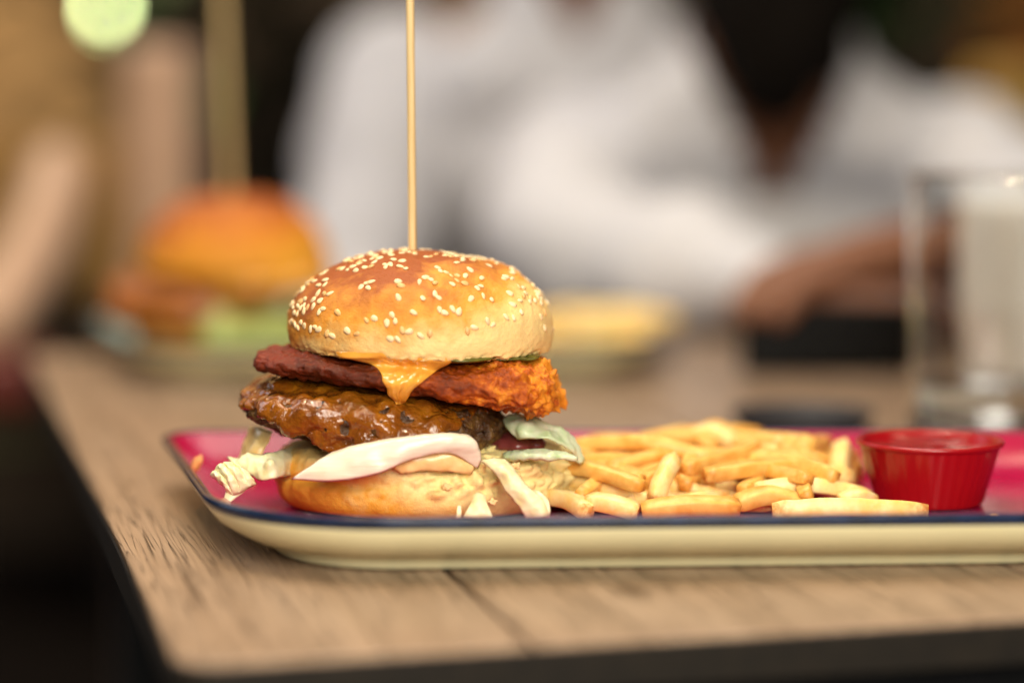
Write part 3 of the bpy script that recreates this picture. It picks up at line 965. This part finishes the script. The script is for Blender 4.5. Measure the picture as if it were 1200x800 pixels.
# lower layers of the heap
for k in range(84):
    x = rnd.uniform(0.022, 0.118); y = rnd.uniform(0.885, 0.970)
    layer = k % 3
    z = FLOOR + 0.0042 + 0.0060 * layer * (1 - abs(x - 0.075) / 0.11)
    a = rnd.uniform(-0.9, 0.9) + (1.57 if rnd.random() < 0.25 else 0)
    L = rnd.uniform(0.035, 0.062) * 0.5
    dx, dy = math.cos(a) * L, math.sin(a) * L
    bend = rnd.uniform(-0.001, 0.006)
    fry((x - dx, y - dy, z), (x, y, z + bend), (x + dx, y + dy, z + rnd.uniform(-.001, .003)), rnd.uniform(.0048, .0062), rnd.uniform(.0048, .0062), M['fry_b'] if k % 3 else M['fry'], buried, k)
front_fries = [
    (((655, 524, .905), (760, 519, .890), (868, 548, .884)), 'long pale fry arching across the top of the heap'),
    (((800, 516, .935), (832, 505, .925), (862, 520, .920)), 'short fry forming the peak of the heap'),
    (((829, 566, .868), (830, 560, .893), (828, 556, .92)), 'fry pointing straight at the viewer with its square cut end'),
    (((768, 586, .864), (776, 562, .868), (790, 536, .880)), 'stubby upright fry below the long arching one'),
    (((752, 599, .858), (805, 592, .858), (866, 594, .862)), 'pale fry lying along the navy rim below the upright stub'),
    (((905, 598, .860), (990, 594, .860), (1085, 600, .866)), 'long fry lying along the rim in front of the red cup'),
    (((662, 560, .892), (712, 572, .880), (768, 588, .872)), 'fry slanting down from the burger into the heap'),
    (((648, 582, .880), (668, 586, .872), (690, 600, .862)), 'browned fry stub closest to the burger'),
    (((690, 548, .915), (742, 556, .902), (800, 552, .895)), 'fry lying level beneath the arching one'),
    (((880, 574, .872), (945, 568, .872), (1018, 582, .880)), 'level fry in the right half of the heap'),
    (((870, 556, .890), (930, 552, .884), (1000, 560, .890)), 'upper level fry in the right half of the heap'),
    (((900, 545, .900), (906, 530, .905), (912, 518, .915)), 'upright fry tip at the left of the back row'),
    (((935, 545, .900), (942, 530, .905), (948, 516, .915)), 'upright fry tip in the middle of the back row'),
    (((985, 556, .900), (986, 536, .905), (988, 520, .915)), 'upright fry tip nearest the red cup'),
    (((690, 586, .868), (722, 592, .862), (748, 600, .860)), 'short fry on the tray floor left of the pale rim fry'),
    (((985, 590, .872), (1005, 582, .874), (1022, 588, .880)), 'short fry stub leaning by the foot of the red cup'),
    (((862, 590, .866), (900, 580, .868), (940, 590, .870)), 'curved fry low in the centre of the heap'),
]
for k, (pts, lab) in enumerate(front_fries):
    back = max(0.0, min(1.0, (595 - max(q[1] for q in pts)) / 30)) * 0.028
    fry(*[at(q[0], q[1], q[2] + back) for q in pts], rnd.uniform(.0056, .0068), rnd.uniform(.0056, .0068), M['fry'] if k % 4 else M['fry_b'], lab, 50 + k)

# ------------------------------------------------------------------ sauce cup
def ramekin():
    c = Vector((0.1580, 0.906, FLOOR + 0.0002))
    root = empty('sauce_cup', c)
    tag(root, 'small red plastic cup of red sauce at the right end of the magenta tray', 'sauce cup')
    prof = [(0, 0.0004), (0.0190, 0.0), (0.0202, 0.0010), (0.0262, 0.0222), (0.0276, 0.0228), (0.0279, 0.0238), (0.0272, 0.0246), (0.0258, 0.0240), (0.0250, 0.0225), (0.0192, 0.0030), (0, 0.0024)]
    n = 144
    V, F = [], []
    full = [prof[0]]
    for (r0, z0), (r1, z1) in zip(prof, prof[1:]):
        ln = math.hypot(r1 - r0, z1 - z0)
        if ln > 0.003:
            e = 0.0004 / ln
            full += [(r0 + (r1 - r0) * e, z0 + (z1 - z0) * e), (r1 - (r1 - r0) * e, z1 - (z1 - z0) * e)]
        full.append((r1, z1))
    prof = full
    for r_, z in prof:
        for i in range(n):
            a = 2 * math.pi * i / n
            rib = 0.00010 * (1 if i % 4 < 2 else -1) if 0.0012 < z < 0.022 and r_ > 0.0202 else 0
            V.append((c.x + (r_ + rib) * math.cos(a), c.y + (r_ + rib) * math.sin(a), c.z + z))
    # extra ring so that the ribs run the whole height of the wall
    for l in range(len(prof) - 1):
        for i in range(n):
            k = (i + 1) % n
            F.append((l * n + i, l * n + k, (l + 1) * n + k, (l + 1) * n + i))
    obj('cup', V, F, M['red_plastic'], root)
    def kf(u, v):
        a = 2 * math.pi * u
        r_ = 0.0247 * v
        return Vector((c.x + r_ * math.cos(a), c.y + r_ * math.sin(a), c.z + 0.0218 + 0.0010 * fr((r_ * math.cos(a), r_ * math.sin(a), 0), 70, 2) + 0.0006 * v ** 6))
    V, F = grid(kf, 60, 16)
    obj('sauce', V, F, M['ketchup'], root)
ramekin()

# ------------------------------------------------------------------ far burger and its fries, out of focus
FB = Vector((-0.1680, 1.430, 0.0069))
far = empty('burger', FB)
tag(far, 'blurred golden burger with green lettuce on the teal tray behind', 'burger', 'skewered burgers')
def far_blob(name, cx, cyy, z0, z1, ax, ay, mat, e=0.55, dome=False, seed=0.0, amp=0.001):
    def f(u, v):
        th = 2 * math.pi * u
        if dome:
            ph = math.pi * 0.5 * v
            r_, z = math.cos(ph) ** 0.7, math.sin(ph)
            if v == 0: r_ = 0.0
            p = Vector((cx + ax * r_ * math.cos(th), cyy + ay * r_ * math.sin(th), z0 + (z1 - z0) * z))
        else:
            ph = math.pi * (v - 0.5)
            r_, z = abs(math.cos(ph)) ** e, spow(math.sin(ph), e)
            p = Vector((cx + ax * r_ * math.cos(th), cyy + ay * r_ * math.sin(th), (z0 + z1) / 2 + (z1 - z0) / 2 * z))
        n = Vector((math.cos(th), math.sin(th), 0.4))
        return p + n * (amp * fr(p, 80, 3, seed))
    V, F = grid(f, 72, 28)
    return obj(name, V, F, mat, far)
fx, fy = FB.x, FB.y
far_blob('bottom_bun', fx - 0.005, fy, 0.0069, 0.026, 0.052, 0.048, M['far_heel'], 0.5, False, 2)
M['far_crust'] = simple('fried_crust_far', (0.52, 0.17, 0.018), (0.20, 0.05, 0.008), 0.4, 70)
far_blob('fried_chicken', fx - 0.020, fy - 0.006, 0.022, 0.056, 0.050, 0.046, M['far_crust'], 0.6, False, 5, 0.007)
far_blob('cheese_slice', fx + 0.018, fy - 0.006, 0.046, 0.060, 0.046, 0.046, M['cheese'], 0.6, False, 8, 0.005)
far_blob('top_bun', fx + 0.004, fy, 0.056, 0.103, 0.057, 0.054, M['far_crown'], 0.55, True, 4)
for k, (dx, dy, w) in enumerate(((0.030, -0.044, 0.024), (0.048, -0.020, 0.020), (0.002, -0.050, 0.012))):
    patch('lettuce_leaf', M['far_lettuce'], far, [
        [Vector((fx + dx - w * .8, fy + dy + .012, .036)), Vector((fx + dx, fy + dy + .006, .040)), Vector((fx + dx + w * .8, fy + dy + .012, .034))],
        [Vector((fx + dx - w, fy + dy, .026)), Vector((fx + dx, fy + dy - .006, .030)), Vector((fx + dx + w, fy + dy, .024))],
        [Vector((fx + dx - w * .9, fy + dy - .002, .014)), Vector((fx + dx, fy + dy - .008, .016)), Vector((fx + dx + w * .9, fy + dy - .002, .013))]], 0.002, 20, 10, 0.005, 90, k * 3.0)
s0 = Vector((fx + 0.004, fy, 0.02)); s1 = at(258, -60, fy)
V, F = tube([s0, s0.lerp(s1, .5), s1], 0.0027, 12, 12)
obj('skewer', V, F, M['skewer'], far)
for k in range(16):
    x = rnd.uniform(-0.005, 0.075); y = rnd.uniform(1.40, 1.48); a = rnd.uniform(-1, 1); L = 0.026
    z = 0.0118 + 0.0085 * (k % 3)
    o = fry((x - math.cos(a) * L, y - math.sin(a) * L, z), (x, y, z + .002), (x + math.cos(a) * L, y + math.sin(a) * L, z), .0085, .0085, M['fry'], 'blurred yellow fry in the small heap on the teal tray', 90 + k)
    o['group'] = 'fries on the teal tray'

# ------------------------------------------------------------------ glass of water
def glass_mat():
    m, nt, b = material('clear_glass')
    b.inputs['Base Color'].default_value = (0.97, 0.98, 0.97, 1)
    b.inputs['Roughness'].default_value = 0.02
    b.inputs['Transmission Weight'].default_value = 1.0
    b.inputs['IOR'].default_value = 1.48
    return m
M['glass'] = glass_mat()
def water_mat():
    m, nt, b = material('water')
    b.inputs['Base Color'].default_value = (0.96, 0.98, 0.97, 1)
    b.inputs['Roughness'].default_value = 0.0
    b.inputs['Transmission Weight'].default_value = 1.0
    b.inputs['IOR'].default_value = 1.33
    return m
M['water'] = water_mat()
def ice_mat():
    m, nt, b = material('cloudy_ice')
    v = coords(nt)
    nt.links.new(ramp(nt, noise_t(nt, v, 60, 3), ((0.35, (0.80, 0.82, 0.84)), (0.7, (0.94, 0.94, 0.95)))), b.inputs['Base Color'])
    b.inputs['Roughness'].default_value = 0.25
    b.inputs['Transmission Weight'].default_value = 0.45
    b.inputs['IOR'].default_value = 1.31
    return m
M['ice'] = ice_mat()
def lathe(c, prof, n=72):
    V, F = [], []
    out = [prof[0]]                                              # holding rings next to every corner keep the walls' shading straight
    for (r0, z0), (r1, z1) in zip(prof, prof[1:]):
        ln = math.hypot(r1 - r0, z1 - z0)
        if ln > 0.004:
            e = 0.0006 / ln
            out += [(r0 + (r1 - r0) * e, z0 + (z1 - z0) * e), (r1 - (r1 - r0) * e, z1 - (z1 - z0) * e)]
        out.append((r1, z1))
    prof = out
    for r_, z in prof:
        for i in range(n):
            a = 2 * math.pi * i / n
            V.append((c[0] + r_ * math.cos(a), c[1] + r_ * math.sin(a), c[2] + z))
    for l in range(len(prof) - 1):
        for i in range(n):
            k = (i + 1) % n
            F.append((l * n + i, l * n + k, (l + 1) * n + k, (l + 1) * n + i))
    return V, F
gc = (0.2230, 1.135, 0.0003)
tumbler = empty('drinking_glass', gc)
tag(tumbler, 'clear tumbler with a little water standing behind the red sauce cup', 'glass')
V, F = lathe(gc, [(0, 0), (0.0330, 0), (0.0345, 0.0015), (0.0355, 0.06), (0.0365, 0.1225), (0.0360, 0.1240), (0.0347, 0.1232), (0.0338, 0.06), (0.0325, 0.011), (0.030, 0.008), (0, 0.008)])
obj('tumbler', V, F, M['glass'], tumbler)
V, F = lathe(gc, [(0, 0.0083), (0.0296, 0.0083), (0.0322, 0.0112), (0.0327, 0.026), (0.0326, 0.0252), (0, 0.0250)])
obj('water', V, F, M['water'], tumbler)
mc = (0.2720, 1.262, 0.0003)
mug = empty('white_cup', mc)
tag(mug, 'white ceramic cup standing behind the water glass at the right edge', 'cup')
M['china'] = simple('white_china', (0.84, 0.82, 0.80), (0.80, 0.78, 0.76), 0.25, 20)
V, F = lathe(mc, [(0, 0), (0.030, 0), (0.033, 0.002), (0.0395, 0.05), (0.0405, 0.105), (0.0395, 0.1065), (0.0380, 0.105), (0.0370, 0.05), (0.029, 0.006), (0, 0.005)])
obj('cup_body', V, F, M['china'], mug)
V, F = tube([Vector(mc) + Vector(q) for q in ((0.038, 0, 0.088), (0.062, 0, 0.084), (0.068, 0, 0.055), (0.058, 0, 0.030), (0.036, 0, 0.026))], 0.0048, 12, 24)
obj('handle', V, F, M['china'], mug)

# ------------------------------------------------------------------ things beyond: guests, chair, lamp, plants, wall
M['shirt'] = simple('white_cotton', (0.68, 0.68, 0.72), (0.60, 0.60, 0.64), 0.8, 9, 0.3, 0.01, 0.2)
M['skin'] = simple('brown_skin', (0.23, 0.098, 0.052), (0.19, 0.078, 0.040), 0.5, 30, 0, 0, 0.4, 0, 3, 0.15)
M['trousers'] = simple('dark_trousers', (0.02, 0.02, 0.025), None, 0.9, 30, 0, 0, 0.1)
M['hair'] = simple('black_hair', (0.008, 0.006, 0.005), (0.005, 0.004, 0.003), 0.8, 300, 0, 0, 0.05)
M['eye'] = simple('eye_white', (0.75, 0.73, 0.70), None, 0.3, 10)
M['phone'] = simple('black_phone', (0.006, 0.006, 0.006), (0.004, 0.004, 0.004), 0.5, 20, 0, 0, 0.1)
M['grey_plate'] = simple('slate_stoneware', (0.03, 0.03, 0.035), (0.02, 0.02, 0.025), 0.5, 40, 0, 0, 0.2)

def skin_mesh(name, joints, edges, root, levels=2):
    """grow one continuous surface over a skeleton; joints: {key: (pos, rx, ry)}"""
    keys = list(joints)
    me = bpy.data.meshes.new(name)
    me.from_pydata([joints[k][0] for k in keys], [(keys.index(a), keys.index(b)) for a, b in edges], [])
    tmp = bpy.data.objects.new(name + '_skeleton', me)
    COL.objects.link(tmp)
    tmp.modifiers.new('Skin', 'SKIN').use_smooth_shade = True
    for i, k in enumerate(keys):
        sv_ = me.skin_vertices[0].data[i]
        sv_.radius = joints[k][1:]
        sv_.use_root = (k == root)
    s = tmp.modifiers.new('Subdivision', 'SUBSURF'); s.levels = s.render_levels = levels
    dg = bpy.context.evaluated_depsgraph_get()
    out = bpy.data.meshes.new_from_object(tmp.evaluated_get(dg))
    bpy.data.objects.remove(tmp)
    return out

def person(base, label, sh_w, neck, head, shl, shr, elbl, elbr, wrl, wrr, handl, handr, chest, belly, vneck, beard):
    root = empty('person', base)
    tag(root, label, 'person', 'guests in white shirts across the table')
    J, E = {}, []
    def j(k, p, rx, ry=None): J[k] = (Vector(p), rx, ry or rx)
    pel = Vector((base[0], base[1], -0.28))
    j('pelvis', pel, .15, .12); j('belly', belly, .135, .105); j('chest', chest, .145, .105); j('neck', neck, .058)
    hd = Vector(head)
    j('skull', hd + Vector((0, .012, .035)), .078, .088); j('chin', hd + Vector((0, -.018, -.055)), .058, .062); j('crown', hd + Vector((0, .015, .095)), .05, .06)
    E += [('pelvis', 'belly'), ('belly', 'chest'), ('chest', 'neck'), ('neck', 'chin'), ('chin', 'skull'), ('skull', 'crown')]
    for s, sh, el, wr, hn in (('l', shl, elbl, wrl, handl), ('r', shr, elbr, wrr, handr)):
        j('sh' + s, sh, .058); j('el' + s, el, .042); j('wr' + s, wr, .027, .024)
        E += [('chest', 'sh' + s), ('sh' + s, 'el' + s), ('el' + s, 'wr' + s)]
        wr, hn = Vector(wr), Vector(hn)
        d = (hn - wr).normalized()
        side = d.cross(Vector((0, 0, 1))).normalized(); dn = side.cross(d).normalized()
        j('pm' + s, wr + d * .05, .036, .020); E.append(('wr' + s, 'pm' + s))
        for f, (o, ln) in enumerate(((-.027, .068), (-.009, .078), (.009, .074), (.026, .058))):
            k0 = wr + d * .085 + side * o
            j('k%s%d' % (s, f), k0, .0100); j('m%s%d' % (s, f), k0 + d * ln * .55 - dn * .006, .0090); j('t%s%d' % (s, f), k0 + d * ln * .85 - dn * .026, .0080)
            E += [('pm' + s, 'k%s%d' % (s, f)), ('k%s%d' % (s, f), 'm%s%d' % (s, f)), ('m%s%d' % (s, f), 't%s%d' % (s, f))]
        ts = -1 if s == 'l' else 1
        j('tb' + s, wr + d * .045 + side * ts * .036 - dn * .008, .012); j('tt' + s, wr + d * .085 + side * ts * .044 - dn * .020, .009)
        E += [('pm' + s, 'tb' + s), ('tb' + s, 'tt' + s)]
    for s in (-1, 1):                                                    # thighs under the table
        j('hip%d' % s, pel + Vector((s * .09, -.02, -.02)), .085); j('knee%d' % s, pel + Vector((s * .11, -.38, -.02)), .062); j('foot%d' % s, pel + Vector((s * .11, -.36, -.42)), .045)
        E += [('pelvis', 'hip%d' % s), ('hip%d' % s, 'knee%d' % s), ('knee%d' % s, 'foot%d' % s)]
    me = skin_mesh('body', J, E, 'pelvis')
    me.materials.append(M['skin']); me.materials.append(M['trousers'])
    for p_ in me.polygons:
        if p_.center.z < -0.20 and p_.center.z > -0.62 and abs(p_.center.x - base[0]) < .24 and p_.center.y > base[1] - .60: p_.material_index = 1
    body = link('body', me, root)
    # face: nose, eyes, ears as one small relief on the head
    for nm, off, sc, mt in (('nose', (0, -.095, .005), (.013, .018, .022), M['skin']), ('eye', (-.032, -.078, .030), (.013, .010, .009), M['eye']), ('eye', (.032, -.078, .030), (.013, .010, .009), M['eye']),
                            ('ear', (-.085, .015, .010), (.012, .022, .032), M['skin']), ('ear', (.085, .015, .010), (.012, .022, .032), M['skin'])):
        c = hd + Vector(off)
        V, F = grid(lambda u, v: c + Vector((math.cos(math.pi * (v - .5)) * math.cos(6.28319 * u) * sc[0], math.cos(math.pi * (v - .5)) * math.sin(6.28319 * u) * sc[1], math.sin(math.pi * (v - .5)) * sc[2])), 16, 10)
        obj(nm, V, F, mt, body)
    # hair cap (and beard)
    def shell(nm, c, r_, keep, amp):
        V, F = grid(lambda u, v: (lambda d: c + Vector((d.x * r_[0], d.y * r_[1], d.z * r_[2])) * (1 + amp * fr(d, 4, 3, 1)))(Vector((math.cos(math.pi * (v - .5)) * math.cos(6.28319 * u), math.cos(math.pi * (v - .5)) * math.sin(6.28319 * u), math.sin(math.pi * (v - .5))))), 48, 30)
        V = [Vector(v) for v in V]
        F = [f for f in F if all(keep(V[i] - c) for i in f)]
        return obj(nm, V, F, M['hair'], root)
    shell('hair', hd + Vector((0, .018, .045)), (.093, .105, .098), lambda d: d.z > .02 or d.y > .01, 0.0)
    if beard:
        b_c = hd + Vector((0, -.035, -.078))
        V, F = grid(lambda u, v: (lambda d: b_c + Vector((d.x * .064 * (1 + .30 * d.z), d.y * .056, d.z * .086)) * 1.0 + Vector((d.x, d.y, d.z)) * .008 * fr(d, 3, 3, 5))(Vector((math.cos(math.pi * (v - .5)) * math.cos(6.28319 * u), math.cos(math.pi * (v - .5)) * math.sin(6.28319 * u), math.sin(math.pi * (v - .5))))), 48, 30)
        obj('beard', V, F, M['hair'], root)
    # shirt: torso with a V neck, and two long sleeves
    nk, ch, be = Vector(neck), Vector(chest), Vector(belly)
    levels = [(pel + Vector((0, 0, -.02)), sh_w * .92, .150), (be, sh_w * .88, .135), (ch + Vector((0, 0, -.05)), sh_w * .95, .130), (ch + Vector((0, .0, .03)), sh_w * 1.0, .125),
              (ch.lerp(nk, .45), sh_w * .98, .112), (ch.lerp(nk, .72), sh_w * .78, .095), (ch.lerp(nk, .92), sh_w * .50, .078), (nk + Vector((0, .008, .012)), .075, .072), (nk + Vector((0, .012, .035)), .068, .066)]
    vb = vneck
    def tf(u, v):
        a = 2 * math.pi * u
        q = cat([(*l[0], ) for l in levels], v)
        w = cat([(l[1], l[2], 0) for l in levels], v)
        p = q + Vector((spow(math.cos(a), .85) * w.x, spow(math.sin(a), .9) * w.y, 0))
        return p + Vector((math.cos(a), math.sin(a), 0)) * (.010 * fr(p, 9, 3, base[0] * 9) + .005 * fr(p, 26, 2, 2))
    V, F = grid(tf, 96, 60)
    def inv(c):
        return c.y < nk.y and c.z > vb and abs(c.x - nk.x) < 0.006 + (c.z - vb) * 0.48
    F = [f for f in F if not inv(sum((V[i] for i in f), Vector()) / 4)]
    sh = obj('shirt', V, F, M['shirt'], root)
    so = sh.modifiers.new('Solidify', 'SOLIDIFY'); so.thickness = .003
    for sh_p, el, wr in ((shl, elbl, wrl), (shr, elbr, wrr)):
        sp, ep, wp = Vector(sh_p), Vector(el), Vector(wr)
        inn = sp.lerp(ch, .35)
        V, F = tube([inn, sp, sp.lerp(ep, .5), ep, ep.lerp(wp, .5), ep.lerp(wp, 1.0)], lambda t: .074 - .028 * t - .020 * sstep(.80, 1, t) + .003 * math.sin(t * 40), 28, 50, False)
        V = [v + Vector((1, 0, 1)) * (.006 * fr(v, 16, 3, 2)) for v in V]
        o = obj('sleeve', V, F, M['shirt'], sh)
    return root

person((0.20, 2.20, -0.40), 'bearded person in a white open-neck shirt leaning over the table', .170,
       (0.200, 1.905, 0.195), (0.198, 1.845, 0.305), (0.050, 1.95, 0.095), (0.350, 1.95, 0.092), (0.040, 1.76, 0.050), (0.395, 1.70, 0.055),
       (0.180, 1.590, 0.030), (0.262, 1.460, 0.070), (0.245, 1.545, 0.026), (0.165, 1.412, 0.060), (0.200, 1.985, 0.050), (0.20, 2.11, -0.12), 0.075, True)
person((0.03, 2.50, -0.40), 'person in a white shirt sitting behind and left of the bearded one', .180,
       (0.060, 2.270, 0.245), (0.065, 2.245, 0.375), (-0.110, 2.30, 0.170), (0.225, 2.30, 0.170), (-0.145, 2.13, -0.02), (0.28, 2.27, -0.08),
       (-0.08, 1.86, -0.06), (0.17, 2.12, -0.13), (-0.02, 1.78, -0.07), (0.10, 2.08, -0.14), (0.050, 2.33, 0.100), (0.03, 2.43, -0.10), 0.215, False)

# phone in the bearded guest's hands
V, F = box(0.132, 0.232, 1.385, 1.396, 0.0015, 0.042)
phone = obj('phone', V, F, M['phone'])
bevel_obj(phone, 0.004, 3)
tag(phone, 'black handheld device between the hands of the bearded person', 'phone')
# dark plate on the table in front of those hands
pc = (0.138, 1.140, 0.0003)
V, F = lathe(pc, [(0, 0), (0.026, 0), (0.028, 0.002), (0.034, 0.010), (0.0345, 0.0115), (0.033, 0.0115), (0.026, 0.0045), (0, 0.004)])
tag(obj('sauce_dish', V, F, M['grey_plate']), 'small dark grey dish on the table behind the fries', 'dish')

# chair beyond the left end of the table
M['chair_cloth'] = simple('mustard_cloth', (0.36, 0.20, 0.055), (0.30, 0.16, 0.04), 0.8, 30)
M['chair_wood'] = simple('pale_wood', (0.62, 0.40, 0.27), (0.52, 0.32, 0.20), 0.5, 30)
M['red_leather'] = simple('dark_red_leather', (0.16, 0.022, 0.012), (0.11, 0.014, 0.008), 0.45, 40)
ch = empty('high_back_chair', (-0.40, 2.05, -0.75))
tag(ch, 'blurred tan high-backed chair with pale posts beyond the far left table corner', 'chair')
def part_box(nm, x0, x1, y0, y1, z0, z1, mat, bev=.01):
    V, F = box(x0, x1, y0, y1, z0, z1)
    return bevel_obj(obj(nm, V, F, mat, ch), bev, 3)
part_box('post', -0.325, -0.268, 2.02, 2.07, -0.75, 0.205, M['chair_wood'], .018)
part_box('post', -0.545, -0.490, 2.02, 2.07, -0.75, 0.205, M['chair_wood'], .018)
part_box('backrest', -0.489, -0.326, 2.03, 2.06, -0.01, 0.125, M['chair_cloth'], .012)
part_box('seat', -0.56, -0.26, 1.62, 2.01, -0.46, -0.40, M['black_metal'], .02)
for x in (-0.54, -0.30):
    part_box('leg', x, x + .04, 1.60, 1.64, -0.75, -0.461, M['black_metal'], .006)
V, F = tube([Vector((-0.375, 2.01, 0.10)), Vector((-0.370, 1.90, 0.055)), Vector((-0.366, 1.76, 0.020)), Vector((-0.374, 1.68, -0.005))], .026, 16, 20)
obj('armrest', V, F, M['chair_wood'], ch)
V, F = box(-0.43, -0.332, 1.66, 1.76, -0.060, -0.018)
bevel_obj(obj('armrest_pad', V, F, M['red_leather'], ch), .014, 3)
V, F = tube([Vector((-0.40, 1.72, -0.055)), Vector((-0.40, 1.72, -0.2)), Vector((-0.40, 1.72, -0.41))], .016, 12, 6)
obj('armrest_post', V, F, M['black_metal'], ch)

# lamp
lamp = empty('pendant_lamp', (-0.666, 4.0, 0.280))
tag(lamp, 'lime green glowing lamp at the upper left edge of the picture', 'lamp')
m, nt, b = material('lime_glow')
b.inputs['Base Color'].default_value = (0.4, 0.5, 0.15, 1)
b.inputs['Emission Color'].default_value = (0.70, 0.82, 0.36, 1)
b.inputs['Emission Strength'].default_value = 26.0
V, F = lathe((-0.666, 4.0, 0.280), [(0.0, 0), (0.006, 0.003), (0.010, 0.012), (0.011, 0.022), (0.008, 0.034), (0.004, 0.052)], 32)
obj('lamp_shade', V, F, m, lamp)
V, F = tube([Vector((-0.666, 4.0, 0.33)), Vector((-0.666, 4.0, 1.4)), Vector((-0.666, 4.0, 2.2))], .004, 8, 8)
obj('cord', V, F, M['black_metal'], lamp)

# plants against the back wall
M['leaf'] = simple('dark_leaf', (0.035, 0.075, 0.022), (0.015, 0.035, 0.012), 0.45, 12)
M['pot'] = simple('dark_pot', (0.05, 0.045, 0.04), None, 0.6, 20)
def plant(base, h, label, n, seed):
    root = empty('potted_plant', base)
    tag(root, label, 'plant')
    V, F = lathe(base, [(0, 0), (0.11, 0), (0.15, 0.28), (0.135, 0.28), (0.10, 0.03), (0, 0.03)], 28)
    obj('pot', V, F, M['pot'], root)
    rn = random.Random(seed)
    V, F = [], []
    for k in range(n):
        a, L = rn.uniform(0, 6.28), rn.uniform(.25, .5)
        z0 = base[2] + .25 + rn.random() ** .7 * h
        p0 = Vector((base[0] + .05 * math.cos(a), base[1] + .05 * math.sin(a), z0))
        d = Vector((math.cos(a), math.sin(a), rn.uniform(.0, .7))); s = Vector((-math.sin(a), math.cos(a), 0)) * rn.uniform(.03, .06)
        q = [p0, p0 + d * L * .4 + s, p0 + d * L * .4 - s, p0 + d * L * .75 + s * .8 - Vector((0, 0, .04)), p0 + d * L * .75 - s * .8 - Vector((0, 0, .04)), p0 + d * L - Vector((0, 0, .12))]
        o_ = len(V); V += q
        F += [(o_, o_ + 2, o_ + 1), (o_ + 1, o_ + 2, o_ + 4, o_ + 3), (o_ + 3, o_ + 4, o_ + 5)]
    obj('foliage', V, F, M['leaf'], root)
    V, F = tube([Vector(base) + Vector((0, 0, .05)), Vector(base) + Vector((.02, 0, .25 + h * .5)), Vector(base) + Vector((0, 0, .25 + h))], .015, 8, 10)
    obj('stem', V, F, M['pot'], root)
plant((-0.62, 4.35, -0.75), 1.15, 'dark leafy plant behind the far burger skewer', 110, 3)
plant((0.60, 3.9, -0.75), 1.15, 'dark leafy plant behind the shoulder of the bearded person', 120, 8)

# yellow chair back and the amber wall beyond the right guest
yc = empty('padded_chair', (0.63, 3.05, -0.75))
tag(yc, 'yellow padded chair back blurred at the right edge above the glass', 'chair')
M['yellow'] = simple('yellow_cloth', (0.62, 0.40, 0.09), (0.50, 0.27, 0.05), 0.7, 12)
V, F = box(0.575, 0.73, 3.02, 3.10, -0.28, 0.195)
bevel_obj(obj('backrest', V, F, M['yellow'], yc), .035, 4)
V, F = box(0.56, 0.76, 2.98, 3.36, -0.34, -0.285)
bevel_obj(obj('seat', V, F, M['yellow'], yc), .02, 3)
for x in (.57, .71):
    for y in (3.0, 3.3):
        V, F = box(x, x + .03, y, y + .03, -0.75, -0.341)
        obj('leg', V, F, M['black_metal'], yc, smooth=False)

M['wall_dark'] = simple('dark_wall', (0.07, 0.048, 0.034), (0.035, 0.024, 0.016), 0.8, 2.0)
M['wall_wood'] = simple('tan_panelling', (0.46, 0.30, 0.14), (0.32, 0.19, 0.08), 0.6, 5)
M['wall_amber'] = simple('amber_panelling', (0.36, 0.13, 0.025), (0.26, 0.09, 0.018), 0.6, 4)
M['floor'] = simple('dark_floor', (0.005, 0.004, 0.004), (0.004, 0.003, 0.003), 0.9, 3, 0, 0, 0.05)
V, F = box(-4, 4, 4.9, 5.0, -0.75, 2.6)
wall = tag(obj('wall', V, F, M['wall_dark'], smooth=False), kind='structure')
for x0, x1, mt in ((-2.2, -1.66, 'wall_wood'), (-1.655, -1.16, 'wall_wood'), (-1.155, -0.80, 'wall_wood'), (0.93, 1.30, 'wall_amber'), (1.305, 1.70, 'wall_amber')):
    V, F = box(x0, x1, 4.86, 4.899, -0.10, 2.4)
    obj('panel', V, F, M[mt], wall, smooth=False)
V, F = box(-4, 4, -1.0, 4.899, -0.80, -0.751)
tag(obj('floor', V, F, M['floor'], smooth=False), kind='structure')
